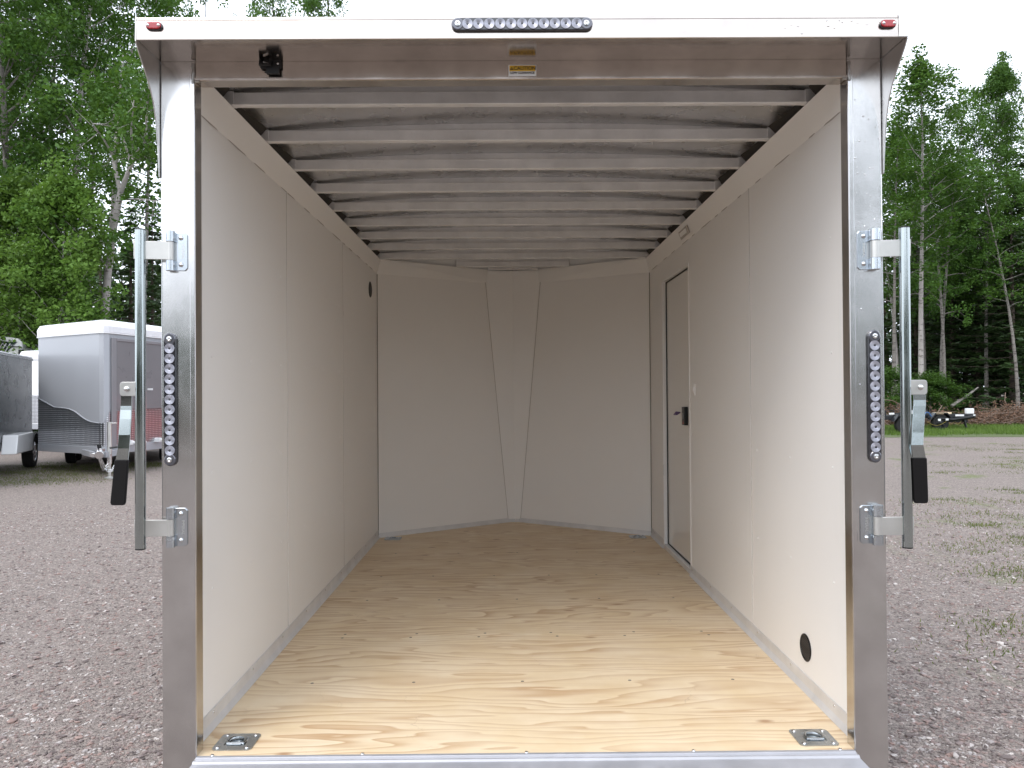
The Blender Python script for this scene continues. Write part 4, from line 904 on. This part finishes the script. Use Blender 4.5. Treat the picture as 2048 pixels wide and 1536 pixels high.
LEFT = [  # kind, px, Y, scale, zscale, label
    ('bush', 122, 20.5, .92, 1.0, 'bright green bushy young tree with slim white trunk, above the grey trailer'),
    ('bush', 42, 21.5, 1.0, 1.0, 'bright green young tree at the left edge above the motorhome'),
    ('bush2', -20, 24.0, 1.0, 1.2, 'leafy tree cut by the left edge of the view'),
    ('full', 20, 24.5, 1.0, 1.25, 'tall dense aspen filling the upper left corner'),
    ('asp0', 140, 27.0, 1.0, 1.12, 'tall aspen with pale trunk rising left of the forked birch'),
    ('full', 95, 31.0, 1.0, 1.25, 'tall grey-trunked aspen between the upper left corner and the pale aspen'),
    ('asp2', 212, 30.0, 1.05, 1.35, 'aspen behind the forked birch, its crown above the fork'),
    ('thin', 285, 29.0, 1.15, 1.15, 'thin-crowned aspen beside the left canopy corner'),
    ('asp1', 5, 33.0, 1.0, 1.2, 'grey aspen deep behind the upper left corner'),
    ('thin', 172, 33.0, 1.2, 1.25, 'thin aspen between the pale aspen and the forked birch'),
    ('spr1', 60, 34.0, 1.0, 1.0, 'dark spruce deep in the wood behind the bright young trees'),
    ('spr1', 262, 26.5, .95, .72, 'dark spruce right behind the left lock bar'),
    ('spr1', 305, 30.5, .9, .85, 'dark spruce beside the left post of the open trailer'),
    ('spr3', 95, 22.5, 1.0, 1.0, 'small spruce low behind the white and grey trailers'),
    ('spr3', 10, 23.5, 1.1, 1.1, 'small spruce behind the motorhome'),
    ('asp0', -60, 27.0, 1.0, 1.15, 'tall aspen whose crown hangs in from the left edge'),
    ('thin', 425, 33.0, .8, 1.33, 'slim treetop showing above the trailer roof, leftmost above the canopy'),
    ('asp1', 575, 35.0, .85, 1.335, 'round treetop above the canopy, left of the roof light bar'),
    ('asp3', 655, 36.0, .85, 1.165, 'wide treetop above the canopy, nearest the roof light bar'),
    ('spr3', 160, 25.0, .95, .9, 'spruce directly above the roof peak of the grey trailer'),
]
RIGHT = [
    ('asp2', 1842, 31.5, 1.15, .93, 'bright leafy aspen with pale trunk next to the right lock bar'),
    ('asp1', 1888, 32.0, .62, .78, 'aspen with tall bare trunk rising behind the white box of the flatbed'),
    ('thin', 1880, 33.0, .9, .88, 'thin aspen whose trunk leans beside the tall bare trunk'),
    ('full', 1972, 34.0, .66, .88, 'tallest tree of the right wood, wind-blown dark crown'),
    ('spr0', 1955, 36.5, 1.2, .80, 'spruce with brown lower trunk by the leaning dead log'),
    ('spr1', 2025, 33.5, 1.3, .95, 'broad dark spruce near the right edge'),
    ('asp1', 2055, 38.0, .9, .86, 'leafy tree with top against the sky at the right edge'),
    ('spr1', 1905, 37.0, 1.2, .95, 'dark spruce behind the two slender trunks'),
    ('thin', 1785, 31.0, 1.0, .72, 'slender dark-trunked aspen right beside the right post'),
    ('full', 1848, 35.5, .85, .75, 'full green aspen crown behind the right lock bar top'),
    ('spr2', 2018, 37.0, 1.2, .86, 'tall dark spruce between the tallest tree and the right edge'),
    ('full', 1908, 39.0, .8, .70, 'rounded leafy crown in the dip between the two tallest right trees'),
    ('spr1', 1832, 39.5, 1.2, .95, 'spruce in the dusk left of the slender trunks'),
    ('spr0', 1930, 37.5, 1.1, .98, 'spruce right of the slender trunks, behind the brown-trunked one'),
    ('asp2', 1795, 38.0, .9, .85, 'leafy tree behind the right hinge arm'),
    ('spr1', 1990, 41.0, 1.3, .95, 'shadowy spruce in second row behind the brush pile'),
    ('thin', 2035, 31.0, .9, .70, 'thin pale aspen trunk over the brush pile at the right edge'),
    ('spr1', 1860, 44.0, 1.4, .85, 'shadowy spruce in the third row behind the pale aspen'),
    ('spr0', 2110, 35.0, 1.3, 1.0, 'spruce leaning its boughs in from the right edge'),
    ('bush2', 1765, 29.5, .6, .38, 'low green bush behind the flatbed beside the right post'),
    ('bush2', 1858, 30.5, .6, .35, 'low green bush under the pale aspen behind the flatbed'),
]
rr = random.Random(77)
for kd, px, Y, s, sz_, lab in LEFT: plant(kd, plx(px, Y), Y, lab, s, rr.uniform(0, 6.28), sz_, GL)
for kd, px, Y, s, sz_, lab in RIGHT: plant(kd, plx(px, Y), Y, lab, s, rr.uniform(0, 6.28), sz_, GR)
# the forked birch
def hero():
    Y = 22.0; b = at(205, 640, Y); t = thing('birch_tree', (b.x - .25, Y, 0), 'large white birch with forked trunk rising behind the grey trailer', 'tree', 0, GL); o = Vector((b.x - .25, Y, 0))
    def P(px, py, dy=0): q = at(px, py, Y + dy); return q - o
    m = MB(); m.tube([Vector((0, 0, 0)), P(208, 640), P(216, 540), P(228, 450), P(241, 385)], [.17, .125, .118, .11, .10], 10, False)
    limbs = [[P(241, 385), P(232, 345, .2), P(226, 310, .4), P(237, 250, .5), P(240, 190, .7), P(246, 110, .9)], [P(241, 385), P(254, 350, -.2), P(268, 315, -.3), P(290, 285, -.4), P(294, 220, -.5), P(300, 150, -.6)],
             [P(237, 400), P(275, 398, -.4), P(316, 402, -.8)], [P(266, 320), P(300, 312, .5), P(322, 300, .9)], [P(262, 330), P(248, 280, .7), P(232, 240, 1.2), P(215, 190, 1.7)], [P(268, 315), P(262, 265, -.8), P(268, 200, -1.4)], [P(226, 310), P(205, 275, -.6), P(180, 240, -1.2)], [P(216, 540), P(190, 500, -.9), P(165, 470, -1.6)]]
    rad = [[.075, .068, .06, .045, .035, .015], [.08, .072, .064, .045, .035, .015], [.03, .022, .008], [.05, .035, .012], [.045, .035, .025, .01], [.04, .03, .012], [.04, .025, .01], [.03, .02, .01]]
    rng = np.random.default_rng(9); C = []; S = []
    for pts, r in zip(limbs, rad):
        m.tube(pts, r, 7, False); n = len(pts)
        for i in range(n - 1):
            for f in (.3, .8):
                if i + f < n * .35: continue
                p = pts[i].lerp(pts[i + 1], f)
                for _ in range(3):
                    q = p + Vector(rng.normal(size=3)) * .55; m.tube([p, q], [.012, .004], 4, False); C.append(tuple(q)); S.append(rng.uniform(.35, .75))
    tr = bpy.data.objects.new('trunk', MBmesh(m, 'trunk', 'birch')); COL.objects.link(tr); tr.parent = t
    cr_ = bpy.data.objects.new('crown', quadmesh('crown', leafquads(C, 95, S, .12, rng, .4, .8), 'leaf')); COL.objects.link(cr_); cr_.parent = t
hero()
# leaning dead log
a = at(1903, 812, 29.5); b = at(1956, 775, 30.5); m = MB(); o = a.copy(); m.tube([a - o, (b - o) * .5 + Vector((0, 0, -.03)), b - o], [.07, .055, .03], 7); lg = m.build('dead_log', 'aspen'); lg.location = a; tag(lg, 'thin dead log leaning against the brown spruce trunk', 'log')
# far-off wood: one mass of stems and leaves
rng = np.random.default_rng(21); m = MB(); C = []; S = []
for i in range(230):
    x = rng.uniform(-58, 62); y = rng.uniform(40, 58)
    if -6 < x < 10: y += 6
    h_ = rng.uniform(9, 13.5); m.tube([(x, y, 0), (x + rng.normal() * .3, y, h_ * .6), (x + rng.normal() * .5, y, h_)], [.13, .09, .02], 5, False)
    for k_ in range(26):
        zz = h_ * rng.uniform(.08, 1.0); r_ = 2.0 * (1.1 - zz / h_) + .3; C.append((x + rng.normal() * r_, y + rng.normal() * r_, zz)); S.append(rng.uniform(.7, 1.3))
fw = bpy.data.objects.new('distant_wood', quadmesh('distant_wood', leafquads(C, 22, S, .34, rng, .3, .8), 'needle')); COL.objects.link(fw); tag(fw, 'dark mass of woodland behind the nearer trees', 'wood', kind='stuff')
fw2 = bpy.data.objects.new('distant_stems', MBmesh(m, 'distant_stems', 'darkbark')); COL.objects.link(fw2); tag(fw2, 'bare stems crowding the dark far wood', 'stems', kind='stuff')
# unseen woodland behind the camera, its height shaped to darken reflections in the metal
C = []; S = []
for i in range(560):
    x = rng.uniform(-42, 42); y = -26 + rng.normal() * 2; z = rng.uniform(.4, 4.6 + 1.1 * math.sin(x * .5) + (7.5 if 9 < x < 24 else 0)); C.append((x, y, z)); S.append(rng.uniform(1.2, 2.2))
bw = bpy.data.objects.new('far_wood', quadmesh('far_wood', leafquads(C, 26, S, .6, rng, .3, .8), 'needle')); COL.objects.link(bw); tag(bw, 'unseen belt of woodland behind the camera, height shaped for the reflections', 'wood', kind='stuff')

# brush pile
rng = np.random.default_rng(31); m = MB(); cent = []
for i in range(900):
    x = rng.uniform(14.2, 25); y = rng.uniform(27.2, 30.0); hgt_ = .55 + .35 * math.sin(x * .9) + (.35 if x > 19 else 0); z = abs(rng.normal()) * .35 * hgt_ + .05
    L_ = rng.uniform(.4, 1.8); a_ = rng.uniform(0, 6.28); d = Vector((math.cos(a_), math.sin(a_), rng.normal() * .28)) * L_ * .5; p = Vector((x, y, min(z, hgt_ * 1.1)))
    m.tube([p - d, p + Vector(rng.normal(size=3)) * .06, p + d], [.018, .014, .005], 4, False)
    cent.append(tuple(p + d * .5))
bp = bpy.data.objects.new('brush_pile', MBmesh(m, 'brush_pile', 'twig')); COL.objects.link(bp); tag(bp, 'long pile of cut reddish brown branches at the foot of the right wood', 'brush', kind='stuff')
dn = bpy.data.objects.new('dead_needles', quadmesh('dead_needles', leafquads(cent, 30, .5, .055, rng, .1, .5), 'deadneedle')); COL.objects.link(dn); tag(dn, 'withered rust-brown needles on the cut branches', 'needles', kind='stuff')
# grass and weeds
def blades(P, h, w_, rng):
    n = len(P); a = rng.uniform(0, 6.28, n); d = np.stack([np.cos(a), np.sin(a), np.zeros(n)], 1); H_ = h * rng.uniform(.5, 1.3, (n, 1)); lean = rng.normal(size=(n, 3)) * .35 * H_; lean[:, 2] = 0
    top = P + lean; top[:, 2:] += H_; b = d * w_; return np.stack([P - b, P + b, top], 1).reshape(-1, 3)
n = 60000; P = np.stack([rng.uniform(8.6, 26, n), rng.uniform(19.5, 28.5, n), np.full(n, .006)], 1)
keep = P[:, 1] > 22.1 + .35 * np.sin(P[:, 0] * 1.3) + np.where(P[:, 0] < 13.5, (13.5 - P[:, 0]) * .55, 0) + rng.normal(size=n) * .22
gr = bpy.data.objects.new('grass', quadmesh('grass', blades(P[keep], .14, .010, rng), 'grass', True)); COL.objects.link(gr); tag(gr, 'strip of green grass between gravel and brush pile', 'grass', kind='stuff')
# weeds in patches on the gravel (right) and a few by the grey trailer
cs = []
for _ in range(90):
    y = rng.uniform(1.6, 18); x = rng.uniform(.62, .80) * (y + 2.5) * (1 if rng.uniform() < .8 else .85); cs.append((x + rng.normal() * .2, y, rng.uniform(.06, .34)))
for _ in range(60): cs.append((rng.uniform(-10.4, -7.6), rng.uniform(10.6, 14.5), rng.uniform(.15, .5)))
W_ = []
for x, y, r_ in cs:
    k_ = int(40 + 420 * r_); q = rng.normal(size=(k_, 2)) * r_ * np.array([1.3, .8]); W_.append(np.stack([x + q[:, 0], y + q[:, 1], np.full(k_, .001)], 1))
W_ = np.concatenate(W_); gr = bpy.data.objects.new('weeds', quadmesh('weeds', blades(W_, .028, .0045, rng), 'weed', True)); COL.objects.link(gr); tag(gr, 'sparse low weeds growing through the gravel', 'weeds', kind='stuff')
# loose stones
ico = np.array([(0, 0, 1), (.89, 0, .45), (.28, .85, .45), (-.72, .53, .45), (-.72, -.53, .45), (.28, -.85, .45), (.72, .53, -.45), (-.28, .85, -.45), (-.89, 0, -.45), (-.28, -.85, -.45), (.72, -.53, -.45), (0, 0, -1)])
icf = np.array([(0, 1, 2), (0, 2, 3), (0, 3, 4), (0, 4, 5), (0, 5, 1), (1, 6, 2), (2, 7, 3), (3, 8, 4), (4, 9, 5), (5, 10, 1), (2, 6, 7), (3, 7, 8), (4, 8, 9), (5, 9, 10), (1, 10, 6)])
n = 30000; d_ = 3.0 + 7.5 * rng.uniform(0, 1, n) ** 1.3; sidev = np.where(rng.uniform(size=n) < .5, -1, 1); uu = np.where(sidev < 0, rng.uniform(-.70, -.43, n), rng.uniform(.47, .72, n))
X = uu * d_; Y = d_ - 2.51; s = np.exp(rng.normal(size=n) * .45) * .0046
sh = ico[None] * (1 + rng.normal(size=(n, 12, 1)) * .16) * s[:, None, None] * (rng.uniform(.6, 1.4, (n, 1, 3)) * np.array([1.15, 1.15, .6])); sh += np.stack([X, Y, s * .2], 1)[:, None, :]
V = sh[:, icf, :].reshape(-1, 3); st = bpy.data.objects.new('loose_stones', quadmesh('loose_stones', V, 'pebble', True)); COL.objects.link(st); tag(st, 'loose pinkish and pale stones lying on the gravel', 'stones', kind='stuff')
